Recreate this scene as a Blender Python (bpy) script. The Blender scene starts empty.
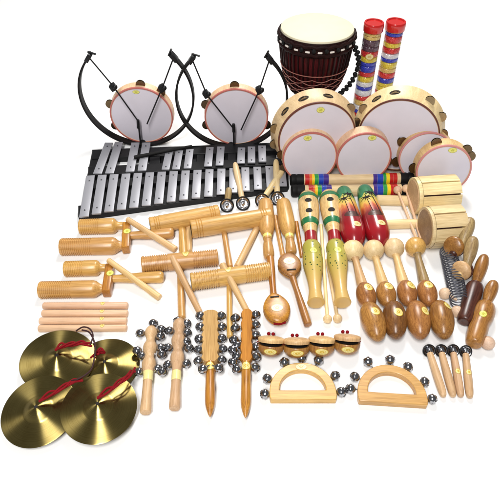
import bpy, bmesh, math, random
from mathutils import Vector, Matrix
random.seed(7)
R = math.radians
scn = bpy.context.scene
COL = scn.collection
PI = math.pi

# ------------------------------------------------------------------ camera model
PITCH = R(45); FOC = 550.0; CAM = Vector((0, 0, 1.0))
FW = Vector((0, math.cos(PITCH), -math.sin(PITCH)))
UPV = Vector((0, math.sin(PITCH), math.cos(PITCH)))
def ray(px, py): return FW*FOC + Vector((px-250, 0, 0)) + UPV*(250-py)
def U(px, py, z=0.0):
    d = ray(px, py); return CAM + d*((z-CAM.z)/d.z)
def UY(px, py, Y):
    d = ray(px, py); return CAM + d*(Y/d.y)
def S(p): return (p-CAM).dot(FW)/FOC          # metres per photo pixel at p

# ------------------------------------------------------------------ materials
MATS = {}
def nt(name):
    m = bpy.data.materials.new(name); m.use_nodes = True
    n = m.node_tree.nodes; b = n['Principled BSDF']
    MATS[name] = m
    return m, n, m.node_tree.links, b
def plain(name, col, rough=.5, metal=0, coat=0, bump=0, bscale=200, vary=.0, spec=.5):
    m, n, l, b = nt(name)
    b.inputs['Base Color'].default_value = (*col, 1)
    b.inputs['Roughness'].default_value = rough
    b.inputs['Metallic'].default_value = metal
    b.inputs['Coat Weight'].default_value = coat
    b.inputs['Specular IOR Level'].default_value = spec
    tc = n.new('ShaderNodeTexCoord')
    if vary:
        no = n.new('ShaderNodeTexNoise'); no.inputs['Scale'].default_value = bscale; no.inputs['Detail'].default_value = 5
        l.new(tc.outputs['Object'], no.inputs['Vector'])
        mx = n.new('ShaderNodeMix'); mx.data_type = 'RGBA'
        mx.inputs[6].default_value = (*[c*(1-vary) for c in col], 1)
        mx.inputs[7].default_value = (*[min(1, c*(1+vary)) for c in col], 1)
        l.new(no.outputs['Fac'], mx.inputs[0]); l.new(mx.outputs[2], b.inputs['Base Color'])
    if bump:
        no = n.new('ShaderNodeTexNoise'); no.inputs['Scale'].default_value = bscale; no.inputs['Detail'].default_value = 4
        l.new(tc.outputs['Object'], no.inputs['Vector'])
        bp = n.new('ShaderNodeBump'); bp.inputs['Strength'].default_value = bump; bp.inputs['Distance'].default_value = .001
        l.new(no.outputs['Fac'], bp.inputs['Height']); l.new(bp.outputs['Normal'], b.inputs['Normal'])
    return m
def wood(name, light, dark, rough=.38, coat=.25, gx=260, gz=14, axis='z', spec=.5, pore=1.0):
    m, n, l, b = nt(name)
    b.inputs['Specular IOR Level'].default_value = spec
    tc = n.new('ShaderNodeTexCoord'); oi = n.new('ShaderNodeObjectInfo')
    mp = n.new('ShaderNodeMapping')
    mp.inputs['Scale'].default_value = (gx, gx, gz) if axis == 'z' else ((gz, gx, gx) if axis == 'x' else (gx, gz, gx))
    sc = n.new('ShaderNodeVectorMath'); sc.operation = 'SCALE'
    cb = n.new('ShaderNodeCombineXYZ')
    for k in range(3): l.new(oi.outputs['Random'], cb.inputs[k])
    l.new(cb.outputs[0], sc.inputs[0]); sc.inputs['Scale'].default_value = 37
    ad = n.new('ShaderNodeVectorMath'); ad.operation = 'ADD'
    l.new(tc.outputs['Object'], mp.inputs['Vector'])
    l.new(mp.outputs[0], ad.inputs[0]); l.new(sc.outputs[0], ad.inputs[1])
    no = n.new('ShaderNodeTexNoise'); no.inputs['Scale'].default_value = 1; no.inputs['Detail'].default_value = 6
    no.inputs['Roughness'].default_value = .62; no.inputs['Distortion'].default_value = .5
    l.new(ad.outputs[0], no.inputs['Vector'])
    rp = n.new('ShaderNodeValToRGB'); e = rp.color_ramp.elements
    e[0].position = .3; e[0].color = (*dark, 1); e[1].position = .66; e[1].color = (*light, 1)
    l.new(no.outputs['Fac'], rp.inputs[0])
    # large soft tone shift + per piece tone
    n2 = n.new('ShaderNodeTexNoise'); n2.inputs['Scale'].default_value = 28; n2.inputs['Detail'].default_value = 2
    l.new(tc.outputs['Object'], n2.inputs['Vector'])
    ml = n.new('ShaderNodeMath'); ml.operation = 'MULTIPLY_ADD'; ml.inputs[1].default_value = .26; ml.inputs[2].default_value = .77
    l.new(n2.outputs['Fac'], ml.inputs[0])
    m2 = n.new('ShaderNodeMath'); m2.operation = 'MULTIPLY_ADD'; m2.inputs[1].default_value = .24
    l.new(oi.outputs['Random'], m2.inputs[0]); l.new(ml.outputs[0], m2.inputs[2])
    fp = n.new('ShaderNodeVectorMath'); fp.operation = 'MULTIPLY'; fp.inputs[1].default_value = (3.2, 3.2, 1.5) if axis == 'z' else (1.5, 3.2, 3.2)
    l.new(ad.outputs[0], fp.inputs[0])
    n3 = n.new('ShaderNodeTexNoise'); n3.inputs['Scale'].default_value = 1; n3.inputs['Detail'].default_value = 3
    l.new(fp.outputs[0], n3.inputs['Vector'])
    r3 = n.new('ShaderNodeValToRGB'); e3 = r3.color_ramp.elements
    e3[0].position = .34; e3[0].color = (.62, .56, .50, 1); e3[1].position = .52; e3[1].color = (1, 1, 1, 1)
    l.new(n3.outputs['Fac'], r3.inputs[0])
    # broad growth-ring figure
    n4 = n.new('ShaderNodeTexNoise'); n4.inputs['Scale'].default_value = .16; n4.inputs['Detail'].default_value = 2; n4.inputs['Distortion'].default_value = 1.2
    l.new(ad.outputs[0], n4.inputs['Vector'])
    r4 = n.new('ShaderNodeValToRGB'); e4 = r4.color_ramp.elements
    e4[0].position = .38; e4[0].color = (.80, .74, .68, 1); e4[1].position = .62; e4[1].color = (1.06, 1.06, 1.04, 1)
    l.new(n4.outputs['Fac'], r4.inputs[0])
    mm = n.new('ShaderNodeMix'); mm.data_type = 'RGBA'; mm.blend_type = 'MULTIPLY'; mm.inputs[0].default_value = pore
    l.new(rp.outputs[0], mm.inputs[6]); l.new(r3.outputs[0], mm.inputs[7])
    mm2 = n.new('ShaderNodeMix'); mm2.data_type = 'RGBA'; mm2.blend_type = 'MULTIPLY'; mm2.inputs[0].default_value = .35+.45*pore
    l.new(mm.outputs[2], mm2.inputs[6]); l.new(r4.outputs[0], mm2.inputs[7])
    hh = n.new('ShaderNodeMath'); hh.operation = 'MULTIPLY_ADD'; hh.inputs[1].default_value = .016; hh.inputs[2].default_value = .491
    l.new(oi.outputs['Random'], hh.inputs[0])
    hs = n.new('ShaderNodeHueSaturation'); l.new(m2.outputs[0], hs.inputs['Value']); l.new(mm2.outputs[2], hs.inputs['Color']); l.new(hh.outputs[0], hs.inputs['Hue'])
    l.new(hs.outputs[0], b.inputs['Base Color'])
    rr = n.new('ShaderNodeMath'); rr.operation = 'MULTIPLY_ADD'; rr.inputs[1].default_value = .22; rr.inputs[2].default_value = rough-.1
    l.new(no.outputs['Fac'], rr.inputs[0]); l.new(rr.outputs[0], b.inputs['Roughness'])
    b.inputs['Coat Weight'].default_value = coat; b.inputs['Coat Roughness'].default_value = .22
    bp = n.new('ShaderNodeBump'); bp.inputs['Strength'].default_value = .12; bp.inputs['Distance'].default_value = .0006
    l.new(no.outputs['Fac'], bp.inputs['Height']); l.new(bp.outputs[0], b.inputs['Normal'])
    return m

W_HONEY = wood('honey_wood', (.68, .40, .125), (.50, .265, .065), pore=.6)
W_HONEYX = wood('honey_wood_board', (.68, .41, .13), (.53, .29, .075), pore=.6, axis='x')
W_ORANGE = wood('orange_wood', (.56, .255, .035), (.37, .145, .018))
W_PINK = wood('pinkish_beech', (.78, .53, .34), (.68, .44, .26), rough=.5, coat=.05, pore=.35)
W_PALE = wood('pale_maple', (.74, .50, .24), (.60, .38, .16), rough=.48, coat=.1, pore=.5)
W_ASH = wood('dull_ash', (.68, .46, .26), (.54, .34, .17), rough=.5, coat=.05, pore=.5)
W_TAN = wood('tan_board', (.60, .38, .15), (.46, .27, .09), rough=.65, coat=0, spec=.2, pore=.6)
W_AMBER = wood('amber_board', (.58, .27, .04), (.42, .175, .02), rough=.65, coat=0, spec=.2, pore=.6)
W_CREAM = wood('cream_wood', (.82, .64, .36), (.70, .52, .26), rough=.48, coat=.1, pore=.3)
W_CREAMX = wood('cream_board', (.82, .66, .37), (.68, .51, .25), rough=.5, coat=.1, gx=160, pore=.45)
W_BROWN = wood('brown_wood', (.40, .18, .046), (.21, .08, .019), rough=.34, coat=.22)
W_TAWNY = wood('tawny_wood', (.48, .24, .06), (.30, .13, .03))
W_EGG = wood('chestnut_wood', (.47, .215, .055), (.28, .115, .027), rough=.34, coat=.22)
W_DARKEGG = wood('dark_chestnut_wood', (.24, .095, .024), (.12, .042, .011), rough=.32, coat=.25)
W_SAGE = wood('greenish_ash', (.46, .34, .15), (.32, .22, .09), rough=.45, coat=.1)
W_MID = wood('mid_brown_board', (.36, .22, .10), (.25, .14, .06), rough=.5, coat=.05)
W_DARK = wood('dark_walnut', (.11, .035, .018), (.04, .012, .008), rough=.36, coat=.15)
W_GUIRO = wood('guiro_cream', (.80, .57, .28), (.68, .45, .19), rough=.35, coat=.3)
W_BLACKRED = wood('blackened_red_wood', (.022, .005, .004), (.008, .002, .002), rough=.6, coat=0, spec=.12)
W_MAHOG = wood('red_mahogany', (.11, .008, .007), (.016, .002, .002), rough=.4, coat=.05, spec=.25, gx=120, gz=12)
BLACK = plain('black_lacquer', (.007, .007, .008), .42, bump=.1, spec=.25)
RUBBER = plain('black_rubber', (.007, .0065, .0065), .6, bump=.2, spec=.2)
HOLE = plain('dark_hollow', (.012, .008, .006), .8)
CHROME = plain('dark_chrome', (.40, .40, .42), .16, 1, vary=.15, bscale=160)
BRIGHT = plain('bright_chrome', (.7, .7, .72), .14, 1)
SILVER = plain('brushed_silver', (.36, .36, .39), .48, .35, bump=.08, bscale=900, vary=.07)
PIN = plain('pin_steel', (.09, .09, .1), .4, .8)
JING = plain('jingle_bronze', (.16, .11, .06), .3, 1, vary=.3, bscale=300)
JINGG = plain('jingle_brass', (.36, .30, .20), .3, 1, vary=.35, bscale=300)
SKIN = plain('drum_skin', (.63, .59, .655), .5, vary=.08, bscale=16, bump=.25)
HIDE = plain('goat_hide', (.66, .60, .43), .65, vary=.06, bscale=30, bump=.2)
REDRIM = plain('red_rim', (.46, .13, .11), .45)
PINKRIM = plain('pink_rim', (.58, .23, .22), .45)
BROWNRIM = plain('brown_rim', (.11, .028, .02), .4, vary=.3, bscale=60)
REDCORD = plain('red_cord', (.21, .004, .009), .75, bump=.8, bscale=900, vary=.4, spec=.15)
DKCORD = plain('dark_red_cord', (.03, .003, .005), .7, bump=.5, bscale=900)
WHITEC = plain('white_cloth', (.75, .68, .62), .7)
PATT = plain('carved_line', (.33, .12, .09), .6)
G_GREEN = plain('green_paint', (.015, .16, .055), .35, coat=.3, vary=.15, bscale=120)
G_RED = plain('red_paint', (.30, .008, .012), .32, coat=.3, vary=.12, bscale=120)
BLUEBAG = plain('ridged_steel', (.085, .088, .11), .42, .35)
KNOB = wood('knob_wood', (.74, .54, .39), (.64, .44, .30), rough=.5, coat=.05, pore=.4)
CAPRED = plain('red_plastic', (.52, .012, .010), .22, coat=.5)
RB = {'red': plain('band_red', (.50, .012, .010), .3, coat=.4), 'orange': plain('band_orange', (.75, .16, .01), .3, coat=.4),
      'yellow': plain('band_yellow', (.85, .60, .01), .3, coat=.4), 'green': plain('band_green', (.02, .30, .05), .3, coat=.4),
      'blue': plain('band_blue', (.012, .05, .40), .3, coat=.4), 'purple': plain('band_purple', (.05, .02, .22), .3, coat=.4),
      'cyan': plain('band_cyan', (.02, .22, .42), .3, coat=.4)}
def tint(name, col):
    m, n, l, b = nt(name)
    b.inputs['Roughness'].default_value = .12
    b.inputs['Coat Weight'].default_value = .5
    b.inputs['Subsurface Weight'].default_value = .5; b.inputs['Subsurface Radius'].default_value = (1, 1, 1); b.inputs['Subsurface Scale'].default_value = .012
    tc = n.new('ShaderNodeTexCoord'); v = n.new('ShaderNodeTexVoronoi'); v.inputs['Scale'].default_value = 210
    l.new(tc.outputs['Object'], v.inputs['Vector'])
    mx = n.new('ShaderNodeMix'); mx.data_type = 'RGBA'
    mx.inputs[6].default_value = (*[c*.7 for c in col], 1); mx.inputs[7].default_value = (*[min(.9, c*1.35+.04) for c in col], 1)
    l.new(v.outputs['Distance'], mx.inputs[0]); l.new(mx.outputs[2], b.inputs['Base Color'])
    mr = n.new('ShaderNodeMath'); mr.operation = 'MULTIPLY'; mr.inputs[1].default_value = 1.6
    bp = n.new('ShaderNodeBump'); bp.inputs['Strength'].default_value = .7; bp.inputs['Distance'].default_value = .002
    l.new(v.outputs['Distance'], mr.inputs[0]); l.new(mr.outputs[0], mx.inputs[0])
    l.new(v.outputs['Distance'], bp.inputs['Height']); l.new(bp.outputs[0], b.inputs['Normal'])
    return m
BD = {'red': tint('bead_red', (.55, .015, .012)), 'yellow': tint('bead_yellow', (.85, .50, .03)), 'blue': tint('bead_blue', (.015, .03, .40)),
      'tan': tint('bead_tan', (.62, .42, .12)), 'white': tint('bead_white', (.85, .85, .9)), 'dark': tint('bead_dark', (.08, .03, .05))}

def clear_mat():
    m, n, l, b = nt('clear_plastic')
    out = n['Material Output']
    tr = n.new('ShaderNodeBsdfTransparent'); gl = n.new('ShaderNodeBsdfGlossy'); gl.inputs['Roughness'].default_value = .05
    tr.inputs[0].default_value = (.98, .98, .99, 1)
    fr = n.new('ShaderNodeFresnel'); fr.inputs[0].default_value = 1.45
    mx = n.new('ShaderNodeMixShader'); hf = n.new('ShaderNodeMath'); hf.operation = 'MULTIPLY'; hf.inputs[1].default_value = .4; l.new(fr.outputs[0], hf.inputs[0]); l.new(hf.outputs[0], mx.inputs[0]); l.new(tr.outputs[0], mx.inputs[1]); l.new(gl.outputs[0], mx.inputs[2])
    l.new(mx.outputs[0], out.inputs[0]); n.remove(b)
    return m
CLEAR = clear_mat()

def cymbal_mat():
    m, n, l, b = nt('lathed_brass')
    tc = n.new('ShaderNodeTexCoord')
    sx = n.new('ShaderNodeSeparateXYZ'); l.new(tc.outputs['Object'], sx.inputs[0])
    cx = n.new('ShaderNodeCombineXYZ'); l.new(sx.outputs[0], cx.inputs[0]); l.new(sx.outputs[1], cx.inputs[1])
    ln = n.new('ShaderNodeVectorMath'); ln.operation = 'LENGTH'; l.new(cx.outputs[0], ln.inputs[0])
    no = n.new('ShaderNodeTexNoise'); no.noise_dimensions = '1D'; no.inputs['Scale'].default_value = 900; no.inputs['Detail'].default_value = 3
    l.new(ln.outputs['Value'], no.inputs['W'])
    n2 = n.new('ShaderNodeTexNoise'); n2.inputs['Scale'].default_value = 26; n2.inputs['Detail'].default_value = 3
    l.new(tc.outputs['Object'], n2.inputs['Vector'])
    ad = n.new('ShaderNodeMath'); ad.operation = 'ADD'; l.new(no.outputs['Fac'], ad.inputs[0]); l.new(n2.outputs['Fac'], ad.inputs[1])
    hf = n.new('ShaderNodeMath'); hf.operation = 'MULTIPLY'; hf.inputs[1].default_value = .5; l.new(ad.outputs[0], hf.inputs[0])
    rp = n.new('ShaderNodeValToRGB'); e = rp.color_ramp.elements
    e[0].position = .3; e[0].color = (.24, .175, .05, 1); e[1].position = .7; e[1].color = (.44, .345, .125, 1)
    l.new(hf.outputs[0], rp.inputs[0]); l.new(rp.outputs[0], b.inputs['Base Color'])
    b.inputs['Metallic'].default_value = 1; b.inputs['Roughness'].default_value = .29
    b.inputs['Anisotropic'].default_value = .99
    b.inputs['Anisotropic Rotation'].default_value = .25
    tg = n.new('ShaderNodeTangent'); tg.direction_type = 'RADIAL'; tg.axis = 'Z'
    l.new(tg.outputs[0], b.inputs['Tangent'])
    return m
BRASS = cymbal_mat()

def sticker_mat(name, gold, cream):
    m, n, l, b = nt(name)
    uv = n.new('ShaderNodeUVMap'); uv.uv_map = 'UVMap'
    no = n.new('ShaderNodeTexNoise'); no.inputs['Scale'].default_value = 2.6; no.inputs['Detail'].default_value = 2
    l.new(uv.outputs[0], no.inputs['Vector'])
    sp = n.new('ShaderNodeVectorMath'); sp.operation = 'LENGTH'; l.new(uv.outputs[0], sp.inputs[0])
    ad = n.new('ShaderNodeMath'); ad.operation = 'MULTIPLY_ADD'; ad.inputs[1].default_value = .34
    l.new(no.outputs['Fac'], ad.inputs[0]); l.new(sp.outputs['Value'], ad.inputs[2])
    sb = n.new('ShaderNodeMath'); sb.operation = 'SUBTRACT'; sb.inputs[1].default_value = .2; l.new(ad.outputs[0], sb.inputs[0])
    rp = n.new('ShaderNodeValToRGB'); el = rp.color_ramp.elements
    el[0].position = 0; el[0].color = (*cream, 1); el[1].position = 1; el[1].color = (*gold, 1)
    for p, c in ((.16, gold), (.30, gold), (.38, cream), (.48, cream), (.53, gold), (.60, cream), (.80, cream), (.87, gold)):
        x = el.new(p); x.color = (*c, 1)
    l.new(sb.outputs[0], rp.inputs[0]); l.new(rp.outputs[0], b.inputs['Base Color'])
    b.inputs['Roughness'].default_value = .32
    return m
STK = sticker_mat('gold_label', (.55, .36, .03), (.76, .66, .27))
STKG = sticker_mat('green_gold_label', (.44, .43, .03), (.74, .70, .20))
STKW = sticker_mat('white_label', (.52, .36, .08), (.74, .66, .36))

def palm_mat():
    m, n, l, b = nt('painted_palm_scene')
    tc = n.new('ShaderNodeTexCoord'); sx = n.new('ShaderNodeSeparateXYZ'); l.new(tc.outputs['Generated'], sx.inputs[0])
    no = n.new('ShaderNodeTexNoise'); no.inputs['Scale'].default_value = 7; no.inputs['Detail'].default_value = 4
    l.new(tc.outputs['Generated'], no.inputs['Vector'])
    ad = n.new('ShaderNodeMath'); ad.operation = 'MULTIPLY_ADD'; ad.inputs[1].default_value = .22; l.new(no.outputs['Fac'], ad.inputs[0]); l.new(sx.outputs[2], ad.inputs[2])
    sb = n.new('ShaderNodeMath'); sb.operation = 'SUBTRACT'; sb.inputs[1].default_value = .11; l.new(ad.outputs[0], sb.inputs[0])
    rp = n.new('ShaderNodeValToRGB'); el = rp.color_ramp.elements
    el[0].position = 0; el[0].color = (.012, .16, .06, 1); el[1].position = 1; el[1].color = (.24, .006, .012, 1)
    for p, c in ((.23, (.012, .17, .06)), (.27, (.50, .46, .08)), (.39, (.72, .42, .08)), (.47, (.52, .10, .03)), (.56, (.20, .008, .012)), (.82, (.34, .008, .014))):
        x = el.new(p); x.color = (*c, 1)
    l.new(sb.outputs[0], rp.inputs[0]); l.new(rp.outputs[0], b.inputs['Base Color'])
    b.inputs['Roughness'].default_value = .25; b.inputs['Coat Weight'].default_value = .6; b.inputs['Coat Roughness'].default_value = .12
    return m
PALM = palm_mat()
def belly_mat():
    m, n, l, b = nt('speckled_belly')
    tc = n.new('ShaderNodeTexCoord'); sx = n.new('ShaderNodeSeparateXYZ'); l.new(tc.outputs['Generated'], sx.inputs[0])
    rp = n.new('ShaderNodeValToRGB'); el = rp.color_ramp.elements
    el[0].position = .25; el[0].color = (.40, .36, .055, 1); el[1].position = .72; el[1].color = (.62, .40, .12, 1)
    l.new(sx.outputs[2], rp.inputs[0])
    v = n.new('ShaderNodeTexVoronoi'); v.inputs['Scale'].default_value = 92; l.new(tc.outputs['Object'], v.inputs['Vector'])
    lt = n.new('ShaderNodeMath'); lt.operation = 'LESS_THAN'; lt.inputs[1].default_value = .20; l.new(v.outputs['Distance'], lt.inputs[0])
    g = n.new('ShaderNodeMath'); g.operation = 'LESS_THAN'; g.inputs[1].default_value = .56; l.new(sx.outputs[2], g.inputs[0])
    mu = n.new('ShaderNodeMath'); mu.operation = 'MULTIPLY'; l.new(lt.outputs[0], mu.inputs[0]); l.new(g.outputs[0], mu.inputs[1])
    mx = n.new('ShaderNodeMix'); mx.data_type = 'RGBA'; l.new(mu.outputs[0], mx.inputs[0]); l.new(rp.outputs[0], mx.inputs[6]); mx.inputs[7].default_value = (.05, .09, .02, 1)
    l.new(mx.outputs[2], b.inputs['Base Color']); b.inputs['Roughness'].default_value = .35; b.inputs['Coat Weight'].default_value = .3
    return m
BELLY = belly_mat()

# ------------------------------------------------------------------ mesh helpers
class MB:
    def __init__(self): self.v = []; self.f = []; self.mi = []; self.uv = None
    def add(self, vs, fs, M=None, mi=0):
        o = len(self.v)
        self.v += [(M @ Vector(p)) if M else Vector(p) for p in vs]
        self.f += [tuple(i+o for i in f) for f in fs]; self.mi += [mi]*len(fs)
        return self
    def lathe(self, prof, n=28, M=None, mi=0, a0=0, a1=None):
        full = a1 is None
        vs = []; fs = []; rows = []
        for z, r in prof:
            if r <= 1e-7: rows.append([len(vs)]); vs.append((0, 0, z)); continue
            row = []
            cnt = n if full else n+1
            for k in range(cnt):
                a = a0 + (2*PI if full else (a1-a0))*k/n
                row.append(len(vs)); vs.append((r*math.cos(a), r*math.sin(a), z))
            rows.append(row)
        for A, B in zip(rows, rows[1:]):
            if len(A) == 1 and len(B) == 1: continue
            m = max(len(A), len(B)); rng = range(m) if full else range(m-1)
            for k in rng:
                k2 = (k+1) % m
                if len(A) == 1: fs.append((A[0], B[k2], B[k]))
                elif len(B) == 1: fs.append((A[k], A[k2], B[0]))
                else: fs.append((A[k], A[k2], B[k2], B[k]))
        return self.add(vs, fs, M, mi)
    def box(self, sx, sy, sz, M=None, bev=0, mi=0):
        x, y, z = sx/2, sy/2, sz/2
        if bev <= 0:
            vs = [(a*x, b*y, c*z) for a in (-1, 1) for b in (-1, 1) for c in (-1, 1)]
            fs = [(0, 1, 3, 2), (4, 6, 7, 5), (0, 4, 5, 1), (2, 3, 7, 6), (0, 2, 6, 4), (1, 5, 7, 3)]
            return self.add(vs, fs, M, mi)
        bm = bmesh.new(); bmesh.ops.create_cube(bm, size=1)
        for v in bm.verts: v.co = Vector((v.co.x*sx, v.co.y*sy, v.co.z*sz))
        bmesh.ops.bevel(bm, geom=list(bm.edges), offset=bev, segments=2, affect='EDGES', profile=.5)
        bm.verts.index_update()
        self.add([v.co.copy() for v in bm.verts], [[v.index for v in f.verts] for f in bm.faces], M, mi); bm.free(); return self
    def ball(self, r, M=None, n=20, sc=(1, 1, 1), mi=0):
        m = n//2
        prof = [(-r*math.cos(PI*k/m), r*math.sin(PI*k/m) if 0 < k < m else 0) for k in range(m+1)]
        T = Matrix.Diagonal((*sc, 1))
        return self.lathe(prof, n, (M @ T) if M else T, mi)
    def tube(self, pts, r, n=8, sub=4, closed=False, mi=0, caps=True):
        P = [Vector(p) for p in pts]
        if sub > 1 and len(P) > 2:
            Q = []; N = len(P)
            for i in range(N if closed else N-1):
                g = (lambda j: P[j % N]) if closed else (lambda j: P[max(0, min(N-1, j))])
                p0, p1, p2, p3 = g(i-1), g(i), g(i+1), g(i+2)
                for k in range(sub):
                    t = k/sub
                    Q.append(.5*((2*p1)+(p2-p0)*t+(2*p0-5*p1+4*p2-p3)*t*t+(3*p1-p0-3*p2+p3)*t*t*t))
            if not closed: Q.append(P[-1])
            P = Q
        N = len(P); vs = []; fs = []
        t = (P[1]-P[0]).normalized(); nrm = t.orthogonal().normalized()
        for i in range(N):
            if closed: t2 = (P[(i+1) % N]-P[i-1]).normalized()
            else: t2 = (P[min(N-1, i+1)]-P[max(0, i-1)]).normalized()
            nrm = (nrm - t2*nrm.dot(t2)).normalized(); bn = t2.cross(nrm)
            rr = r(i/(N-1)) if callable(r) else r
            for k in range(n):
                a = 2*PI*k/n; vs.append(P[i]+(nrm*math.cos(a)+bn*math.sin(a))*rr)
        for i in range(N if closed else N-1):
            j = (i+1) % N
            for k in range(n):
                k2 = (k+1) % n; fs.append((i*n+k, i*n+k2, j*n+k2, j*n+k))
        if not closed and caps:
            fs.append(tuple(range(n))[::-1]); fs.append(tuple((N-1)*n+k for k in range(n)))
        return self.add(vs, fs, None, mi)
    def prism(self, out, h, hole=None, M=None, bev=.0):
        """outline (and one hole with the same count) raised from 0 to h, small top bevel"""
        n = len(out)
        def ring(pts, z, k=1.0, c=None): return [(x, y, z) for x, y in pts]
        vs = ring(out, 0)+ring(out, h); fs = [(i, (i+1) % n, n+(i+1) % n, n+i) for i in range(n)]
        if hole:
            m = len(hole); o = 2*n
            vs += ring(hole, 0)+ring(hole, h)
            fs += [(o+(i+1) % m, o+i, o+m+i, o+m+(i+1) % m) for i in range(m)]
            for i in range(n):
                j = (i+1) % n
                fs.append((n+i, n+j, o+m+j, o+m+i)); fs.append((j, i, o+i, o+j))
        else:
            fs += [tuple(range(n, 2*n)), tuple(range(n))[::-1]]
        return self.add(vs, fs, M)
    def mesh(self, name, mats, angle=38):
        me = bpy.data.meshes.new(name)
        me.from_pydata([tuple(p) for p in self.v], [], self.f)
        for m in (mats if isinstance(mats, (list, tuple)) else [mats]): me.materials.append(m)
        me.polygons.foreach_set('material_index', self.mi)
        if self.uv:
            u = me.uv_layers.new(name='UVMap')
            for lp in me.loops: u.data[lp.index].uv = self.uv[lp.vertex_index]
        me.validate(); me.update()
        me.polygons.foreach_set('use_smooth', [True]*len(me.polygons))
        me.set_sharp_from_angle(angle=R(angle))
        return me

WM = {}
def tag(o, label=None, cat=None, group=None, kind=None):
    if label: o['label'] = label
    if cat: o['category'] = cat
    if group: o['group'] = group
    if kind: o['kind'] = kind
    return o
def thing(name, label, cat, loc, group=None):
    o = bpy.data.objects.new(name, None); COL.objects.link(o)
    o.empty_display_size = .01; o.location = loc
    WM[o] = Matrix.Translation(loc)
    return tag(o, label, cat, group)
def part(name, geo, mat, parent, M=None, label=None):
    me = geo.mesh(name, mat) if isinstance(geo, MB) else geo
    o = bpy.data.objects.new(name, me); COL.objects.link(o)
    M = M if M is not None else Matrix()
    o.parent = parent; o.matrix_basis = WM[parent].inverted() @ M
    WM[o] = M
    if label: o['label'] = label
    return o
def solo(name, geo, mat, M, label, cat, group=None):
    o = bpy.data.objects.new(name, geo.mesh(name, mat)); COL.objects.link(o)
    o.matrix_basis = M; WM[o] = M
    return tag(o, label, cat, group)

def frame(p0, p1):
    """origin p0, local z along p1-p0, local y as near to world up as it can be"""
    z = (p1-p0).normalized(); up = Vector((0, 0, 1)); y = up - z*up.dot(z)
    if y.length < 1e-4: y = Vector((0, 1, 0))
    y.normalize(); x = y.cross(z)
    M = Matrix((x, y, z)).transposed().to_4x4(); M.translation = p0
    return M
def axis(p0, p1, w, z0=None, z1=None):
    """pixel ends on the ground -> frame, length, metres per pixel; w = half width in pixels that rests on the ground"""
    g = U((p0[0]+p1[0])/2, (p0[1]+p1[1])/2, .01); s = S(g)
    if z0 is None: z0 = w*s
    if z1 is None: z1 = z0
    a = U(*p0, z0); b = U(*p1, z1)
    return frame(a, b), (b-a).length, s
def pf(prof, L, s): return [(t*L, w*s) for t, w in prof]
def interp(prof):
    def f(z):
        for (a, ra), (b, rb) in zip(prof, prof[1:]):
            if a <= z <= b: return ra if b == a else ra+(rb-ra)*(z-a)/(b-a)
        return prof[0][1] if z < prof[0][0] else prof[-1][1]
    return f
def smoothprof(prof, sub=5):
    out = []; N = len(prof)
    for i in range(N-1):
        g = lambda j: Vector(prof[max(0, min(N-1, j))])
        p0, p1, p2, p3 = g(i-1), g(i), g(i+1), g(i+2)
        for k in range(sub):
            t = k/sub
            q = .5*((2*p1)+(p2-p0)*t+(2*p0-5*p1+4*p2-p3)*t*t+(3*p1-p0-3*p2+p3)*t*t*t)
            out.append((q.x, max(0, q.y)))
    out.append(prof[-1])
    return out
def disc_patch(f, rings=4, n=24):
    mb = MB(); mb.uv = []
    vs = [f(0, 0)]; mb.uv.append((0, 0)); fs = []
    for k in range(1, rings+1):
        for j in range(n):
            a = 2*PI*j/n; u, v = k/rings*math.cos(a), k/rings*math.sin(a)
            vs.append(f(u, v)); mb.uv.append((u, v))
    for j in range(n): fs.append((0, 1+j, 1+(j+1) % n))
    for k in range(1, rings):
        for j in range(n):
            a = 1+(k-1)*n; b = 1+k*n; j2 = (j+1) % n
            fs.append((a+j, b+j, b+j2, a+j2))
    mb.add(vs, fs); return mb
def sticker(parent, M, Rf, zc, hz, hw, ang=90, mat=None, off=.0005, name='label_sticker'):
    def f(u, v):
        z = zc+u*hz; r = max(.002, Rf(z))+off; t = R(ang)+v*hw/max(.002, Rf(zc))
        return (r*math.cos(t), r*math.sin(t), z)
    return part(name, disc_patch(f), mat or STK, parent, M)
def flat_sticker(parent, M, rx, ry, mat=None, name='label_sticker'):
    return part(name, disc_patch(lambda u, v: (u*rx, v*ry, 0)), mat or STK, parent, M)

# jingle bell mesh shared by all bell instruments
def bell_mesh():
    b = MB(); m = 12
    prof = []
    for k in range(m+1):
        a = PI*k/m; r = math.sin(a); z = -math.cos(a)
        if k == m//2: prof += [(-.06, 1.0), (-.05, 1.09), (.05, 1.09), (.06, 1.0)]
        else: prof.append((z, r if 0 < k < m else 0))
    b.lathe(prof, 20)
    for ax in ('x', 'y'):
        pts = [(math.sin(t)*1.015, 0, math.cos(t)*1.015) if ax == 'x' else (0, math.sin(t)*1.015, math.cos(t)*1.015) for t in [R(-58+116*k/10) for k in range(11)]]
        b.tube(pts, .085, 6, 1, mi=1)
    for t in (58, -58):
        b.ball(.17, Matrix.Translation((math.sin(R(t))*.97, 0, math.cos(R(t))*.97)), 10, mi=1)
    b.tube([(0, 0, -.95), (0, 0, -1.15)], .24, 8, 1); b.tube([(0, 0, -1), (0, 0, -1.6)], .12, 8, 1)
    return b.mesh('bell', [CHROME, HOLE])
BELL = bell_mesh()
def bell(parent, px, py, w, z, toward=None):
    p = U(px, py, z); s = S(p)*w
    rot = Matrix.Rotation(random.uniform(0, 6.28), 4, 'Z') @ Matrix.Rotation(random.uniform(.3, 1.2), 4, 'X')
    if toward is not None:
        d = (p-toward); d.z = 0
        q = d.to_track_quat('Z', 'Y').to_matrix().to_4x4()
        rot = q @ Matrix.Rotation(random.uniform(-.15, .15), 4, 'X') @ Matrix.Rotation(random.uniform(0, 6), 4, 'Z')
    return part('jingle_bell', BELL, None, parent, Matrix.Translation(p) @ rot @ Matrix.Scale(s, 4))

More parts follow.
